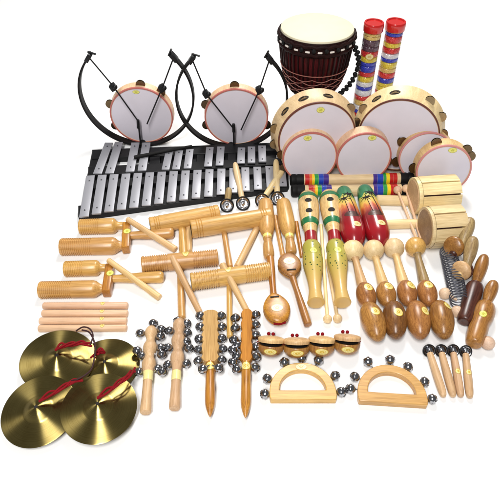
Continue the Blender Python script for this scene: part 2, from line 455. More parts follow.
def stick(name, label, cat, p0, p1, w0, w1, mat, z0=None, z1=None, group=None, ball=None):
    M, L, s = axis(p0, p1, max(w0, w1), z0, z1)
    pr = [(0, 0), (0, w0*.75*s), (w0*.25*s, w0*s)]
    pr += [(L-w1*.25*s, w1*s), (L, w1*.75*s), (L, 0)]
    return solo(name, MB().lathe(pr, 20), mat, M, label, cat, group)

# ------------------------------------------------------------------ setting
fl = MB(); fl.add([(-8, -6, 0), (8, -6, 0), (8, 14, 0), (-8, 14, 0)], [(0, 1, 2, 3)])
FLOOR = plain('white_paper', (.88, .88, .88), .9, spec=.1)
o = solo('floor', fl, FLOOR, Matrix(), None, None); o['kind'] = 'structure'

# ------------------------------------------------------------------ cymbals
def cymbal(cx, cy, wpx, z, tx, ty, label, cords, groupz=None):
    c = U(cx, cy, z); s = S(c); r = wpx*s
    root = thing('cymbal', label, 'cymbal', (c.x, c.y, 0), 'brass cymbals with red cords')
    M = Matrix.Translation(c) @ Matrix.Rotation(R(tx), 4, 'X') @ Matrix.Rotation(R(ty), 4, 'Y')
    top = [(0, 1.0), (.006, .985), (.025, .80), (.048, .60), (.064, .46), (.078, .385), (.14, .30), (.205, .20), (.235, .10), (.24, .03)]
    t = .012
    prof = [(z_*r, q*r) for z_, q in smoothprof(top, 4)]
    under = [(z_-t*r, q) for z_, q in reversed(prof)]
    b = MB().lathe((prof+under+[prof[0]])[::-1], 96)
    # lathe above makes outward winding for rising profile; fine for opaque metal
    disc = part('cymbal_disc', b, BRASS, root, M)
    part('centre_hole', MB().lathe([(.242*r, 0), (.242*r, .05*r)], 16), HOLE, disc, M)
    zt = lambda q: M @ Vector((q[0]*r, q[1]*r, q[2]*r))
    strap = MB()
    for k in range(3):
        pts = []
        for i, (px, py, zz) in enumerate(cords):
            w = U(px, py, zz)
            a = i*1.9+k*2.1
            pts.append(w+Vector((math.cos(a), math.sin(a), .5*math.sin(a*1.3)))*(.0058 if 0 < i else .001)+Vector((0, 0, .004)))
        strap.tube(pts, .0023, 8, 5)
    part('cord', strap, REDCORD, root)
    return root, M, r
cymbal(106, 366, 33, .004, 0, 0, 'brass cymbal at the back right, mostly under the other cymbals, beside the pale bell stick',
       [(105, 354, .026), (101, 352, .03), (97, 355, .03), (94, 358, .033)])
cymbal(58, 360, 36.5, .018, 0, 6, 'brass cymbal lying against the pink sticks with a dark cord loop at its right edge',
       [(56, 351, .04), (62, 347, .044), (72, 345, .042), (82, 344, .04), (91, 346, .04)])
cymbal(39, 410.5, 37.5, .020, 6, -3, 'brass cymbal nearest the left edge, its red cord running up to the right',
       [(40, 402, .045), (50, 396, .05), (62, 389, .05), (72, 383, .048), (82, 380, .05)])
_, _, _ = cymbal(99, 407.5, 37.5, .026, 4, 2, 'brass cymbal lying on top in front, with its red cord running towards the bell sticks',
       [(98, 399, .052), (107, 393, .057), (117, 385, .055), (127, 378, .05), (134, 371, .04)])
lp = MB().tube([U(76, 331, .04), U(83, 327, .047), U(90, 329, .05), U(93, 336, .05), (U(90, 345, .045))], .0017, 8, 5)
lp.tube([U(82, 330, .043), U(90, 333, .047), U(95, 346, .045), U(93, 365, .05), U(88, 373, .055), U(78, 379, .058), U(70, 381, .05)], .0018, 8, 5)
solo('cord_loop', lp, DKCORD, Matrix(), 'thin dark red cord looping over the edges of the cymbals', 'cord')

# ------------------------------------------------------------------ pink sticks
for (x0, x1, y, wh) in ((43, 128, 306, 'rearmost of the four, touching the grooved block'), (42, 128, 313.5, 'second from the grooved blocks'), (39.5, 127, 321, 'third from the grooved blocks'), (38.5, 127, 328.5, 'nearest the cymbals')):
    M, L, s = axis((x0, y), (x1, y+random.uniform(-.5, .3)), 3.6)
    r = 3.65*s
    root = thing('rhythm_stick', 'pinkish round wooden stick with a yellow band, '+wh, 'rhythm stick', U((x0+x1)/2, y), 'four pinkish sticks in a row')
    pr = [(0, 0), (0, r*.7), (r*.12, r*.9), (r*.3, r), (L-r*.3, r), (L-r*.12, r*.9), (L, r*.7), (L, 0)]
    bd = part('stick_body', MB().lathe(pr, 24), W_PINK, root, M)
    sticker(bd, M, lambda z, r=r: r, L*(.72+random.uniform(-.02, .03)), 2.2*s, 3*s, 70)

# ------------------------------------------------------------------ grooved cylinders
def grooves(z0, z1, r, n, dep=.08):
    out = []; w = (z1-z0)/n
    for k in range(n):
        a = z0+k*w
        out += [(a+w*.05, r), (a+w*.5, r), (a+w*.58, r*(1-dep)), (a+w*.92, r*(1-dep))]
    out.append((z1, r)); return out
def mallet(p0, p1, w0, w1, label, z0, z1, mat=W_PALE):
    return stick('beater', label, 'beater', p0, p1, w0, w1, mat, z0, z1, 'wooden beaters')

def two_tone(up0, up1, lo0, lo1, blk, h0, h1, label, mlabel, m0, m1):
    s0 = S(U(*blk)); root = thing('two_tone_block', label, 'tone block', U(*blk), 'two-tone grooved blocks')
    zt = .017
    for (a, b, w, ng, nm) in ((up0, up1, 8, 10, 'short_tube'), (lo0, lo1, 8.8, 16, 'long_tube')):
        M, L, s = axis(a, b, w, zt); r = w*s
        pr = [(0, 0), (0, r*.72), (r*.05, r*.75), (.0, r*.78), (0, r*.93), (r*.12, r)]
        gz = L*.56
        pr += grooves(r*.2, gz, r, ng, .06)
        pr += [(L*.92, r), (L*.97, r*.93), (L*1.03, r*.62), (L*1.07, r*.5), (L*1.2, r*.5), (L*1.2, 0)]
        tb = part(nm, MB().lathe(pr, 32), W_HONEY, root, M)
        part('bore', MB().lathe([(-.0004, 0), (-.0004, r*.7)], 24), HOLE, tb, M)
    # joining block across both necks
    a = U(up1[0]+11, up1[1]+2, zt); b = U(lo1[0]+9, lo1[1]+1, zt)
    Mb = frame(a, b); Lb = (b-a).length
    part('joining_block', MB().box(.020, .026, Lb+.024, Matrix.Translation((0, 0, Lb/2)), .003), W_ORANGE, root, Mb)
    M, L, s = axis(h0, h1, 6, .014)
    pr = smoothprof([(0, 0), (0, 3.6*s), (L*.25, 4.0*s), (L*.6, 5.4*s), (L*.9, 6*s), (L*.975, 5.2*s), (L, 3*s), (L, 0)], 4)
    part('handle', MB().lathe(pr, 24), W_HONEY, root, M)
    q = U(up1[0]+11, up1[1]+5, zt+.0135)
    flat_sticker(root, Matrix.Translation(q), 3.6*s0, 3.6*s0, STKG)
    mallet(m0, m1, 2.8, 3.5, mlabel, .036, .008)
two_tone((80, 227), (116, 226), (61, 247), (117, 246), (124, 240), (123, 236), (174, 233),
         'two-tone grooved wooden block with handle, just below the silver glockenspiel', 'round wooden beater slanting over the two-tone block below the glockenspiel', (127, 219), (176, 250))
two_tone((65, 269), (99, 268), (40, 290), (98, 289), (106, 282), (105, 279), (164, 277),
         'two-tone grooved wooden block with handle, just above the pink sticks', 'round wooden beater slanting over the two-tone block above the pink sticks', (108, 260), (160, 298))

def tone_block(a, b, w, groove, h0, h1, hw, label, sp=None):
    c = ((a[0]+b[0])/2, (a[1]+b[1])/2)
    M, L, s = axis(a, b, w); r = w*s
    root = thing('tone_block', label, 'tone block', U(*c), 'T-shaped tone blocks')
    pr = [(0, 0), (0, r*.72), (-r*.0, r*.92), (r*.1, r)]
    if groove:
        pr += grooves(r*.2, L*.34, r, 11, .11) + grooves(L*.66, L-r*.2, r, 11, .11)
    else:
        for q in (.07, .10, .13, .87, .90, .93): pr += [(L*q-r*.06, r), (L*q, r*.93), (L*q+r*.06, r)]
    pr += [(L-r*.1, r), (L, r*.92), (L, r*.72), (L, 0)]
    tb = part('tube', MB().lathe(pr, 36), W_HONEY, root, M)
    for zz in (-.0004, L+.0004): part('bore', MB().lathe([(zz, 0), (zz, r*.68)], 24), HOLE, tb, M)
    M2, L2, s2 = axis(h0, h1, hw, r*.5, hw*s)
    part('handle', MB().lathe([(0, hw*.85*s2), (L2*.7, hw*s2), (L2-hw*.4*s2, hw*s2), (L2, hw*.6*s2), (L2, 0)], 20), W_HONEY, root, M2)
    if sp: sticker(tb, M, lambda z: r, L*sp, 3.5*s, 7*s, 60)
    return r
tone_block((150, 226), (219, 213), 8.6, False, (182, 226), (184, 256), 4.3, 'smooth wooden tube block with ringed ends, touching the glockenspiel')
tone_block((191, 229.5), (271, 216.5), 9, False, (224, 232), (230, 268), 3.2, 'smooth wooden tube block in front of the small handbells')
tone_block((142, 265), (218, 257.5), 8.6, True, (180, 268), (182, 319), 3.7, 'T-shaped block with grooved ends, beside the two-tone blocks', .58)
tone_block((191, 282), (270, 270.5), 9, True, (229, 285), (230, 338), 3.1, 'T-shaped block with grooved ends, next to the spoon-shaped castanet', .47)
mallet((189, 226), (189, 252), 3.4, 3.0, 'short wooden beater beside the handle of the smooth block near the glockenspiel', .008, .008)
mallet((172, 257), (200, 313), 3.6, 3.0, 'wooden beater leaning over the grooved block beside the two-tone blocks', .038, .007)
mallet((222, 264), (249, 315), 3.6, 3.0, 'wooden beater leaning over the grooved block next to the spoon-shaped castanet', .040, .007)
mallet((257, 228), (237, 267), 3.5, 3.2, 'wooden beater slanting from the smooth block to the grooved block', .009, .02)

# ------------------------------------------------------------------ barrel shakers and spoon castanets
def barrel(a, b, n, label):
    M, L, s = axis(a, b, 8)
    root = thing('barrel_shaker', label, 'shaker', U((a[0]+b[0])/2, (a[1]+b[1])/2), 'barrel-shaped wooden shakers')
    pr = smoothprof([(0, 0), (0.0, 5*s), (L*.05, 7.2*s), (L*.3, 7.9*s), (L*.62, 7.9*s), (L*.8, 6.4*s), (L*.9, 4.2*s), (L, 3.9*s), (L, 0)], 5)
    part('barrel', MB().lathe(pr, 32), W_HONEY, root, M)
    part('neck_band', MB().lathe([(L*.90, 4.45*s), (L*.97, 4.1*s)], 24), STKG, root, M)
    M2, L2, s2 = axis(b, n, 5, 8*s, 6*s)
    part('handle', MB().lathe(smoothprof([(0, 3.6*s), (L2*.4, 4.9*s), (L2*.8, 5.2*s), (L2, 3.8*s), (L2, 0)], 4), 24), W_HONEY, root, M2)
barrel((265.5, 202), (267.5, 240), (269, 258), 'barrel-headed wooden shaker between the smooth tube block and the thin stick')
barrel((283, 202), (290, 240), (291.5, 254), 'barrel-headed wooden shaker beside the fish-shaped guiro')

def spoon(stem0, stem1, c, w, h, ang, label, mat):
    """two-shell castanet on a handle; c centre px of the paddle"""
    z = .02; p = U(*c, z); s = S(p)
    root = thing('handle_castanet', label, 'castanet', U(*c), 'castanets on wooden handles')
    M = Matrix.Translation(p) @ Matrix.Rotation(R(ang), 4, 'Z')
    def outline(k=1.0):
        pts = []
        for i in range(48):
            a = 2*PI*i/48; x = math.cos(a); y = math.sin(a)
            wx = w*s*(1 - .30*max(0, y)**1.6)
            pts.append((x*wx*k, y*h*s*k))
        return pts
    for nm, z0, sg in (('upper_shell', .0014, 1), ('lower_shell', -.0014, -1)):
        b = MB(); rows = []
        for k, zz in ((1.0, 0), (1.03, .003), (1.0, .006), (.93, .0085), (.80, .010), (.4, .011), (0.001, .011)):
            rows.append([(x, y, z0+sg*zz) for x, y in outline(k)])
        rows.insert(0, [(x, y, z0) for x, y in outline(.001)])
        vs = [q for r_ in rows for q in r_]; n = 48; fs = []
        for j in range(len(rows)-1):
            for i in range(n):
                i2 = (i+1) % n; f = (j*n+i, j*n+i2, (j+1)*n+i2, (j+1)*n+i)
                fs.append(f if sg > 0 else f[::-1])
        b.add(vs, fs); part(nm, b, mat, root, M)
    part('slot', MB().box(9*s, 1.6*s, .002, Matrix.Translation((0, h*s*.62, .0122)), 0), HOLE, root, M)
    flat_sticker(root, M @ Matrix.Translation((0, -h*s*.15, .0129)), 6*s, 4.6*s, STKW)
    part('cord', MB().tube([M @ Vector((q*s, -h*s*1.02+abs(q)*.2*s, 0)) for q in (-6, -3, 0, 3, 6)], .0028, 8, 4), REDCORD, root)
    M2, L2, s2 = axis(stem0, stem1, 3.4, .016, .018)
    part('handle', MB().lathe(smoothprof([(0, 0), (0, 3.2*s2), (L2*.04, 4*s2), (L2*.3, 3.9*s2), (L2*.75, 3.1*s2), (L2, 3.6*s2), (L2, 0)], 4), 20), mat, root, M2)
spoon((270, 257), (274, 300), (276.5, 309), 13.2, 18.5, 8, 'spoon-shaped wooden castanet on a long stem above the row of small castanets', W_ORANGE)
spoon((308, 325), (292, 276), (289.5, 266), 11.5, 15.5, 186, 'wooden clapper with slotted head and its handle pointing towards the front', W_TAWNY)
stick('thin_stick', 'thin wooden stick lying between the two barrel shakers', 'stick', (275, 216), (284, 262), 2.6, 2.4, W_HONEY, None, None, 'thin wooden sticks')
stick('thin_stick', 'thin wooden stick lying between barrel shaker and fish guiro', 'stick', (296, 222), (302, 257), 2.4, 2.2, W_ORANGE, None, None, 'thin wooden sticks')

# ------------------------------------------------------------------ fish guiros
def guiro(a, b, label):
    M, L, s = axis(a, b, 10.5)
    root = thing('fish_guiro', label, 'guiro', U((a[0]+b[0])/2, (a[1]+b[1])/2), 'painted fish-shaped guiros')
    P = smoothprof([(0, 0), (0.004, 5), (.02, 8.2), (.07, 10.6), (.14, 11), (.22, 10.4), (.31, 9), (.37, 7), (.42, 6.2), (.5, 6.6), (.56, 8.2), (.64, 9.8), (.71, 9.4), (.80, 7.2), (.89, 5.8), (.95, 6.6), (.985, 7.4), (1, 7.4), (1, 0)], 5)
    P = [(t*L, w*s) for t, w in P]; f = interp(P)
    def seg(t0, t1, k=1.0):
        z0, z1 = t0*L, t1*L
        mid = [(z, r*k) for z, r in P if z0 < z < z1]
        return [(z0, f(z0)*k)]+mid+[(z1, f(z1)*k if t1 < 1 else 7.4*s*k)]
    part('head', MB().lathe([(0, 0)]+seg(.0, .415)[1:], 36), W_GUIRO, root, M)
    for t0, t1 in ((.055, .095), (.305, .35)):
        q = seg(t0, t1, 1.03); part('green_band', MB().lathe([(q[0][0], q[0][1]*.95)]+q+[(q[-1][0], q[-1][1]*.95)], 36), G_GREEN, root, M)
    part('red_neck', MB().lathe(seg(.415, .52, 1.02), 36), G_RED, root, M)
    bq = [(.497*L, 0), (.498*L, 4.6*s), (.508*L, 7.2*s), (.527*L, 8.7*s), (.56*L, 9.7*s)]
    part('belly', MB().lathe(bq+[(z, r) for z, r in P if .585*L < z and r > 0]+[(L, 0)], 36), BELLY, root, M)
    for t in (.15, .25):
        sticker(root, M, f, t*L, 3.1*s, 3.6*s, 96, HOLE, name='sound_hole')
    sticker(root, M, f, .625*L, 4.2*s, 3.6*s, 88, STKG)
guiro((307.5, 194), (316, 303), 'fish-shaped painted guiro next to the barrel shaker')
guiro((328.5, 193), (342.5, 303), 'fish-shaped painted guiro next to the palm tree maraca')
def ballstick(name, label, cat, a, b, wb, ws, z0, z1, mat, group):
    """ball at b"""
    M, L, s = axis(a, b, wb, z0, z1)
    root = thing(name, label, cat, U(*b), group)
    part('shaft', MB().lathe([(0, 0), (0, ws*s), (L, ws*s*.9)], 14), mat, root, M)
    part('ball_tip', MB().ball(wb*s, Matrix.Translation((0, 0, L)), 22), mat, root, M)
ballstick('guiro_scraper', 'thin pale stick with ball tip lying between the two guiros', 'scraper', (321, 225), (327.5, 319), 4.2, 1.9, None, None, W_CREAM, 'ball-tipped guiro scrapers')
ballstick('guiro_scraper', 'thin pale stick with ball tip lying beyond the tail of the right guiro', 'scraper', (327, 260), (337.5, 318.5), 4.4, 1.9, None, None, W_CREAM, 'ball-tipped guiro scrapers')

# ------------------------------------------------------------------ palm maracas
def palm(a, b, label, stk):
    M, L, s = axis(a, b, 12)
    root = thing('painted_maraca', label, 'maraca', U((a[0]+b[0])/2, (a[1]+b[1])/2), 'maracas painted with palm trees')
    P = smoothprof([(0, 0), (.005*L, 4.5*s), (.06*L, 7.6*s), (.2*L, 9*s), (.45*L, 10.6*s), (.68*L, 11.8*s), (.84*L, 11*s), (.94*L, 7.6*s), (.99*L, 3*s), (L, 0)], 5)
    f = interp(P); mh = part('maraca_head', MB().lathe(P, 40), PALM, root, M)
    paint = MB()
    def on(z, t): r = f(z)+.0004; return (r*math.cos(R(t)), r*math.sin(R(t)), z)
    paint.tube([on(L*(.22+.4*k/8), 82-10*math.sin(k/8*2)-k) for k in range(9)], .0011, 6, 2)
    paint.tube([on(L*(.30+.28*k/8), 112-4*k/8*3) for k in range(9)], .0009, 6, 2)
    for c0, t0 in ((.22, 82), (.30, 112)):
        for d in range(7):
            an = R(20+d*52); 
            paint.tube([on(L*c0+math.cos(an)*k*.0035+abs(k)*.0007, t0+math.sin(an)*k*11) for k in range(5)], lambda u: .0017*(1-u)+.0003, 6, 2)
    part('painted_palm', paint, HOLE, mh, M)
    sticker(mh, M, f, L*.60, 4*s, 8*s, 88, W_DARK, .0003, 'painted_island')
    sticker(mh, M, f, L*.77, 3.4*s, 4.4*s, stk, STKW)
palm((343, 189), (356, 247), 'red maraca painted with a green palm, next to the fish guiro', 78)
palm((363.5, 187.5), (381.5, 246), 'red maraca painted with a green palm, next to the pale round sticks', 78)

# ------------------------------------------------------------------ natural maracas
for (bx, by, hx, hy, w, mt, nm, lab) in ((353, 250.5, 363, 288, 11, W_CREAM, W_PALE, 'ball-headed pale wooden maraca under the red palm maraca by the guiro'),
                                 (373.5, 250, 384, 287, 10.6, W_CREAM, W_PALE, 'ball-headed pale wooden maraca under the red palm maraca by the sticks'),
                                 (394, 248, 404, 285, 10.4, W_CREAM, W_PALE, 'ball-headed pale wooden maraca beside the yellow-headed one'),
                                 (415.5, 247, 425, 285, 10.4, W_HONEY, W_SAGE, 'maraca with a honey yellow ball head, beside the barrel slit drum')):
    M, L, s = axis((bx, by), (hx, hy), w, w*S(U(bx, by)), 6*S(U(hx, hy)))
    root = thing('maraca', lab, 'maraca', U(bx, by), 'plain ball-headed maracas')
    part('maraca_head', MB().ball(w*s, None, 32), mt, root, M)
    pr = smoothprof([(w*s*.85, 4.6*s), (w*s*1.25, 3.4*s), (L*.6, 4.2*s), (L*.88, 5.2*s), (L, 4.6*s), (L, 0)], 4)
    part('handle', MB().lathe(pr, 22), nm, root, M)
    

def egg(name, a, b, w, mat, label, group, ang, tpos, stk=STKW, skew=.14):
    M, L, s = axis(a, b, w)
    root = thing(name, label, 'egg shaker', U((a[0]+b[0])/2, (a[1]+b[1])/2), group)
    P = []
    for k in range(25):
        t = k/24; q = 2*t-1
        P.append((t*L, 0 if k in (0, 24) else w*s*math.sqrt(1-q*q)*(1-skew*q)))
    f = interp(P); eb = part('egg_body', MB().lathe(P, 36), mat, root, M)
    sticker(eb, M, f, L*tpos, 5*s, 4.6*s, ang, stk)
for a, b, mt, lab, ang in (((363, 283.5), (369.5, 309), W_EGG, 'small brown egg shaker below the maraca nearest the castanets', 80), ((383.5, 283), (389, 307), W_EGG, 'small brown egg shaker below the second pale maraca', 80),
                       ((404.5, 281.5), (409.5, 306), W_EGG, 'small brown egg shaker below the third pale maraca', 70), ((424, 281.5), (430.5, 306), W_EGG, 'small brown egg shaker below the honey yellow maraca', 90)):
    egg('egg_shaker', a, b, 9.8, mt, lab, 'small egg shakers', ang, .38, STK, .05)
for a, b, mt, lab, ang, tp in (((367, 303), (379.5, 341), W_EGG, 'large chestnut egg shaker nearest the small castanets', 82, .42), ((393, 302), (396.5, 339), W_DARKEGG, 'large dark brown egg shaker, the darkest of its row', 82, .48),
                       ((415, 302), (421.5, 339), W_EGG, 'large chestnut egg shaker beside the darkest egg', 62, .42), ((438.5, 301.5), (445, 339), W_BROWN, 'large reddish brown egg shaker beside the wooden ball knobs', 58, .26)):
    egg('egg_shaker', a, b, 11.9, mt, lab, 'large egg shakers', ang, tp, STK, .07)

# ------------------------------------------------------------------ finger castanets
for cx, cy, where in ((271, 344, 'end of the row by the bell sticks'), (296.5, 345.5, 'second from the bell sticks'), (321.5, 344, 'second from the brown egg shakers'), (347, 342, 'end of the row by the egg shakers')):
    p = U(cx, cy, .024); s = S(p); r = 13.2*s
    root = thing('finger_castanet', 'small round wooden castanet, open towards the front, '+where, 'castanet', U(cx, cy+10), 'row of four small castanets')
    M = Matrix.Translation(p) @ Matrix.Rotation(R(random.uniform(-6, 6)), 4, 'Z') @ Matrix.Rotation(R(-41), 4, 'X')
    lo = smoothprof([(-.92*r, 0), (-.92*r, .25*r), (-.82*r, .62*r), (-.50*r, .92*r), (-.15*r, 1.0*r), (0, .99*r)], 5)+[(0, .86*r), (-.08*r, .6*r), (-.1*r, 0)]
    lsh = part('lower_shell', MB().lathe(lo, 40), W_TAWNY, root, M)
    M2 = M @ Matrix.Translation((0, r, 0)) @ Matrix.Rotation(R(-6), 4, 'X') @ Matrix.Translation((0, -r, .0014))
    up = [(.1*r, 0), (.08*r, .6*r), (0, .86*r), (0, .99*r)]+smoothprof([(.0, .99*r), (.20*r, 1.02*r), (.32*r, .95*r), (.40*r, .7*r), (.44*r, .35*r), (.45*r, 0)], 5)
    part('upper_shell', MB().lathe(up, 40), W_PALE, root, M2)
    part('shell_gap', MB().lathe([(-.06*r, 0), (.02*r, .84*r), (.1*r, 0)], 24), HOLE, root, M)
    cord = MB().tube([M @ Vector((math.sin(a)*1.03*r, math.cos(a)*1.03*r, .05*r)) for a in [R(-80+160*k/10) for k in range(11)]], .0017, 8, 3)
    for q in (-.25, .1): cord.ball(.0042, M @ Matrix.Translation((q*r, 1.0*r, .55*r)), 10)
    part('elastic_cord', cord, REDCORD, root)
    def fs(u, v, r=r, lo=lo):
        # on the front of the lower shell
        th = R(-90)+v*.52; zz = (-.38+u*.25)*r; rr = interp(lo[:26])(zz)+.0006
        return (rr*math.cos(th), rr*math.sin(th), zz)
    part('label_sticker', disc_patch(fs), STK, lsh, M)

# ------------------------------------------------------------------ half-moon jingle bows
def bow(c, w, rot, bells, label):
    th = .016; p = U(*c, 0); s = S(U(*c, th)); Ro = w*s
    root = thing('half_moon_jingle', label, 'jingle bells', p, 'half-moon wooden jingle bells')
    M = Matrix.Translation(U(*c, th)-Vector((0, 0, th))) @ Matrix.Rotation(R(rot), 4, 'Z')
    out = []; inn = []; n = 28
    for k in range(n+1):
        a = PI*k/n; out.append((Ro*math.cos(a), Ro*math.sin(a)*1.02)); inn.append((Ro*.70*math.cos(a), Ro*.70*math.sin(a)*1.0+Ro*.06))
    dn = Ro*.27
    out += [(-Ro, -dn*.5), (-Ro*.97, -dn), (-Ro*.5, -dn), (0, -dn), (Ro*.5, -dn), (Ro*.97, -dn), (Ro, -dn*.5)]
    y0 = Ro*.05
    inn += [(-Ro*.69, y0), (-Ro*.6, y0), (-Ro*.3, y0), (0, y0), (Ro*.3, y0), (Ro*.6, y0), (Ro*.69, y0)]
    b = MB().prism(out, th, inn)
    me = b.mesh('wooden_bow', W_HONEYX)
    o = part('wooden_bow', me, None, root, M)
    bv = o.modifiers.new('Bevel', 'BEVEL'); bv.width = .0016; bv.segments = 2; bv.limit_method = 'ANGLE'; bv.angle_limit = R(50)
    ctr = U(c[0], c[1]+1, .01)
    for q in bells: bell(root, q[0], q[1], 4.9, .011, ctr)
    return root, M, Ro, th
root, M, Ro, th = bow((303, 391.5), 33.5, 0, ((265, 394), (267.5, 379), (284.5, 362.5), (301.5, 358), (318.5, 360.5), (335, 376), (341, 392)), 'half-moon wooden jingle bow with an oval label on its arch')
flat_sticker(root, M @ Matrix.Translation((0, Ro*.86, th+.0006)), 6*S(WM[root].translation), 3.6*S(WM[root].translation), STKW)
bow((392.5, 394.5), 34.5, -4, ((350.5, 389), (355, 377), (368, 362), (390, 360), (408, 367), (424.5, 382), (432, 399)), 'half-moon wooden jingle bow without label, beside the small wooden handbells')

# ------------------------------------------------------------------ bell sticks
def slim(a, b, bells, label, sp):
    M, L, s = axis(a, b, 6.5, .016)
    root = thing('bell_stick', label, 'bell stick', U((a[0]+b[0])/2, (a[1]+b[1])/2), 'slim bell sticks')
    P = smoothprof([(0, 0), (.005*L, 3.5*s), (.04*L, 5.8*s), (.09*L, 6.6*s), (.17*L, 4.3*s), (.24*L, 6.9*s), (.30*L, 6.8*s), (.37*L, 4.5*s), (.44*L, 6.8*s), (.50*L, 6.7*s), (.58*L, 4.7*s), (.7*L, 4.6*s), (.85*L, 4.9*s), (.975*L, 5.4*s), (L, 4*s), (L, 0)], 5)
    f = interp(P); part('stick_body', MB().lathe(P, 28), W_ASH, root, M)
    part('label_band', MB().lathe([(z, f(z)+.0004) for z in [L*(sp+.1*k/6) for k in range(7)]], 24), STK, root, M)
    for x, y in bells:
        t = (y-a[1])/(b[1]-a[1]); cx = a[0]+(b[0]-a[0])*t
        bell(root, x, y, 4.6, .016, U(cx, y, .016))
slim((151.5, 327), (145.5, 413), ((140.5, 333.5), (153, 323.5), (161, 329.5), (160, 336.5), (137.5, 351), (142, 356), (160.5, 348), (161.5, 354.5), (139, 372), (157.5, 369), (162, 372)), 'slim pale bell stick next to the cymbals', .56)
slim((179.5, 319), (174.5, 409), ((178, 321), (169.5, 331), (186.5, 324), (187, 333), (168, 348), (186, 342), (189, 348.5), (168, 365), (186, 364)), 'slim pale bell stick next to the broad bell sticks', .62)

def broad(a, b, w, bells, mat, hm, label):
    M, L, s = axis(a, b, w, .016)
    root = thing('bell_stick', label, 'bell stick', U((a[0]+b[0])/2, (a[1]+b[1])/2), 'broad bell sticks')
    Lb = L*.53
    # scalloped flat body
    prof = []
    n = 60
    for k in range(n+1):
        t = k/n; z = t*Lb
        ww = w*s*(.78+.24*abs(math.sin((t*4.6+.12)*PI)))
        if t < .10: ww *= .40+.60*math.sqrt(max(0, 1-(1-t/.10)**2))
        if t > .93: ww *= 1-.45*((t-.93)/.07)
        prof.append((z, ww))
    b_ = MB(); hy = .008
    cs = [(-1, -.6), (-.9, -1), (.9, -1), (1, -.6), (1, .6), (.9, 1), (-.9, 1), (-1, .6)]
    vs = []; fs = []
    for z, ww in prof:
        for x, y in cs: vs.append((x*ww, y*hy, z))
    for j in range(n):
        for i in range(8):
            i2 = (i+1) % 8; fs.append((j*8+i, j*8+i2, (j+1)*8+i2, (j+1)*8+i))
    fs.append(tuple(range(8))[::-1]); fs.append(tuple(n*8+i for i in range(8)))
    b_.add(vs, fs); part('bell_board', b_, mat, root, M)
    P = smoothprof([(Lb-.002, 4.2*s), (L*.57, 4.7*s), (L*.7, 4.6*s), (L*.8, 4.9*s), (L*.90, 4.6*s), (L*.97, 2.4*s), (L, .6*s), (L, 0)], 5)
    part('handle', MB().lathe(P, 26), hm, root, M)
    f = interp(P)
    sticker(root, M, f, L*.575, 4.6*s, 4.8*s, 92, STK)
    for x, y in bells:
        t = (y-a[1])/(b[1]-a[1]); cx = a[0]+(b[0]-a[0])*t
        bell(root, x, y, 4.7, .017 if abs(x-cx) > w*.9 else .03, U(cx, y, .016))
broad((210.5, 312), (210, 416.5), 9.3, ((200.5, 316), (200.5, 327), (199.5, 339), (199, 350), (198.5, 361), (203, 369), (221, 316), (221.5, 327), (221.5, 338.5), (222.5, 349), (221.5, 360), (218.5, 368)), W_TAN, W_ORANGE,
      'broad bell stick with a pale scalloped body and pointed handle')
broad((247, 311), (245.5, 417.5), 6.2, ((235.5, 318), (235.5, 328), (234, 340), (233, 350), (233, 362.5), (237, 369.5), (237.5, 345.5), (237, 356.5), (255.5, 315), (255.5, 325), (255.5, 335.5), (256, 347), (256, 357), (255, 367.5)), W_AMBER, W_ORANGE,
      'broad bell stick with an orange body and pointed handle')

# ------------------------------------------------------------------ handbells
def handbell(bx, by, hx, hy, zb, zh, wh, label, group, mat, open_ring=False, stk=None, bw=6):
    M, L, s = axis((bx, by), (hx, hy), bw, zb, zh)
    root = thing('handbell', label, 'handbell', U(bx, by), group)
    P = smoothprof([(bw*s*.6, wh*.8*s), (L*.2, wh*.85*s), (L*.55, wh*s), (L*.85, wh*.95*s), (L*.97, wh*.7*s), (L, wh*.3*s), (L, 0)], 4)
    part('handle', MB().lathe(P, 22), mat, root, M)
    p = U(bx, by, zb)
    # jingle bell: two cups with a seam ridge, opening towards the front
    d = (M.to_3x3() @ Vector((0, 0, 1)))
    q = Matrix.Translation(p) @ (Vector((0, -.75, .65)).to_track_quat('Z', 'X').to_matrix().to_4x4()) @ Matrix.Scale(bw*s, 4)
    cup = MB()
    cup.lathe([(-.9, 0), (-.82, .45), (-.5, .84), (-.1, 1.0), (.12, 1.02), (.16, .96), (.1, .78), (-.1, .60), (-.16, 0)], 28)
    part('bell_cup', cup, BRIGHT if open_ring else CHROME, root, q)
    rim = MB().lathe([(.0, 1.0), (.0, 1.12), (.16, 1.12), (.2, 1.0), (.16, .9)], 28)
    part('bell_rim', rim, BLACK, root, q)
    part('clapper', MB().ball(.42, Matrix.Translation((0, 0, .1)), 16, (1.35, .8, .7)), BRIGHT, root, q)
    if stk is not None: sticker(root, M, interp(P), L*stk, 3*s, 2.6*s, 88, STK)
for (bx, by, hx, hy, stk, lab) in ((429, 350.5, 444, 397, None, 'nearest the half-moon jingle bow'), (441, 350.5, 453.5, 397, None, 'second from the half-moon bow'), (453, 350.5, 461, 397, .5, 'third from the half-moon bow, with a round label'), (465.5, 351.5, 470, 398, .5, 'farthest from the half-moon bow, with a round label')):
    handbell(bx, by, hx, hy, .014, .008, 4.1, 'small bell on a wooden handle, '+lab, 'four small handbells in front', W_ASH, False, stk, 6)
for (bx, by, hx, hy, zh, mat, lab) in ((227, 205.5, 229, 188, .034, W_SAGE, 'small handbell with a short brownish handle over the bars, beside the smooth tube block'), (243, 203.5, 235, 163, .036, W_CREAM, 'small handbell whose pale upright handle lies across the glockenspiel bars'),
                              (262, 200.5, 283, 170, .03, W_CREAM, 'small handbell whose pale handle slants up to the right'), (277.5, 198.5, 276, 160, .036, W_CREAM, 'small handbell above the second barrel shaker, its handle crossed by another')):
    handbell(bx, by, hx, hy, .014, zh, 3.3, lab, 'four small handbells by the glockenspiel', mat, True, None, 6.2)

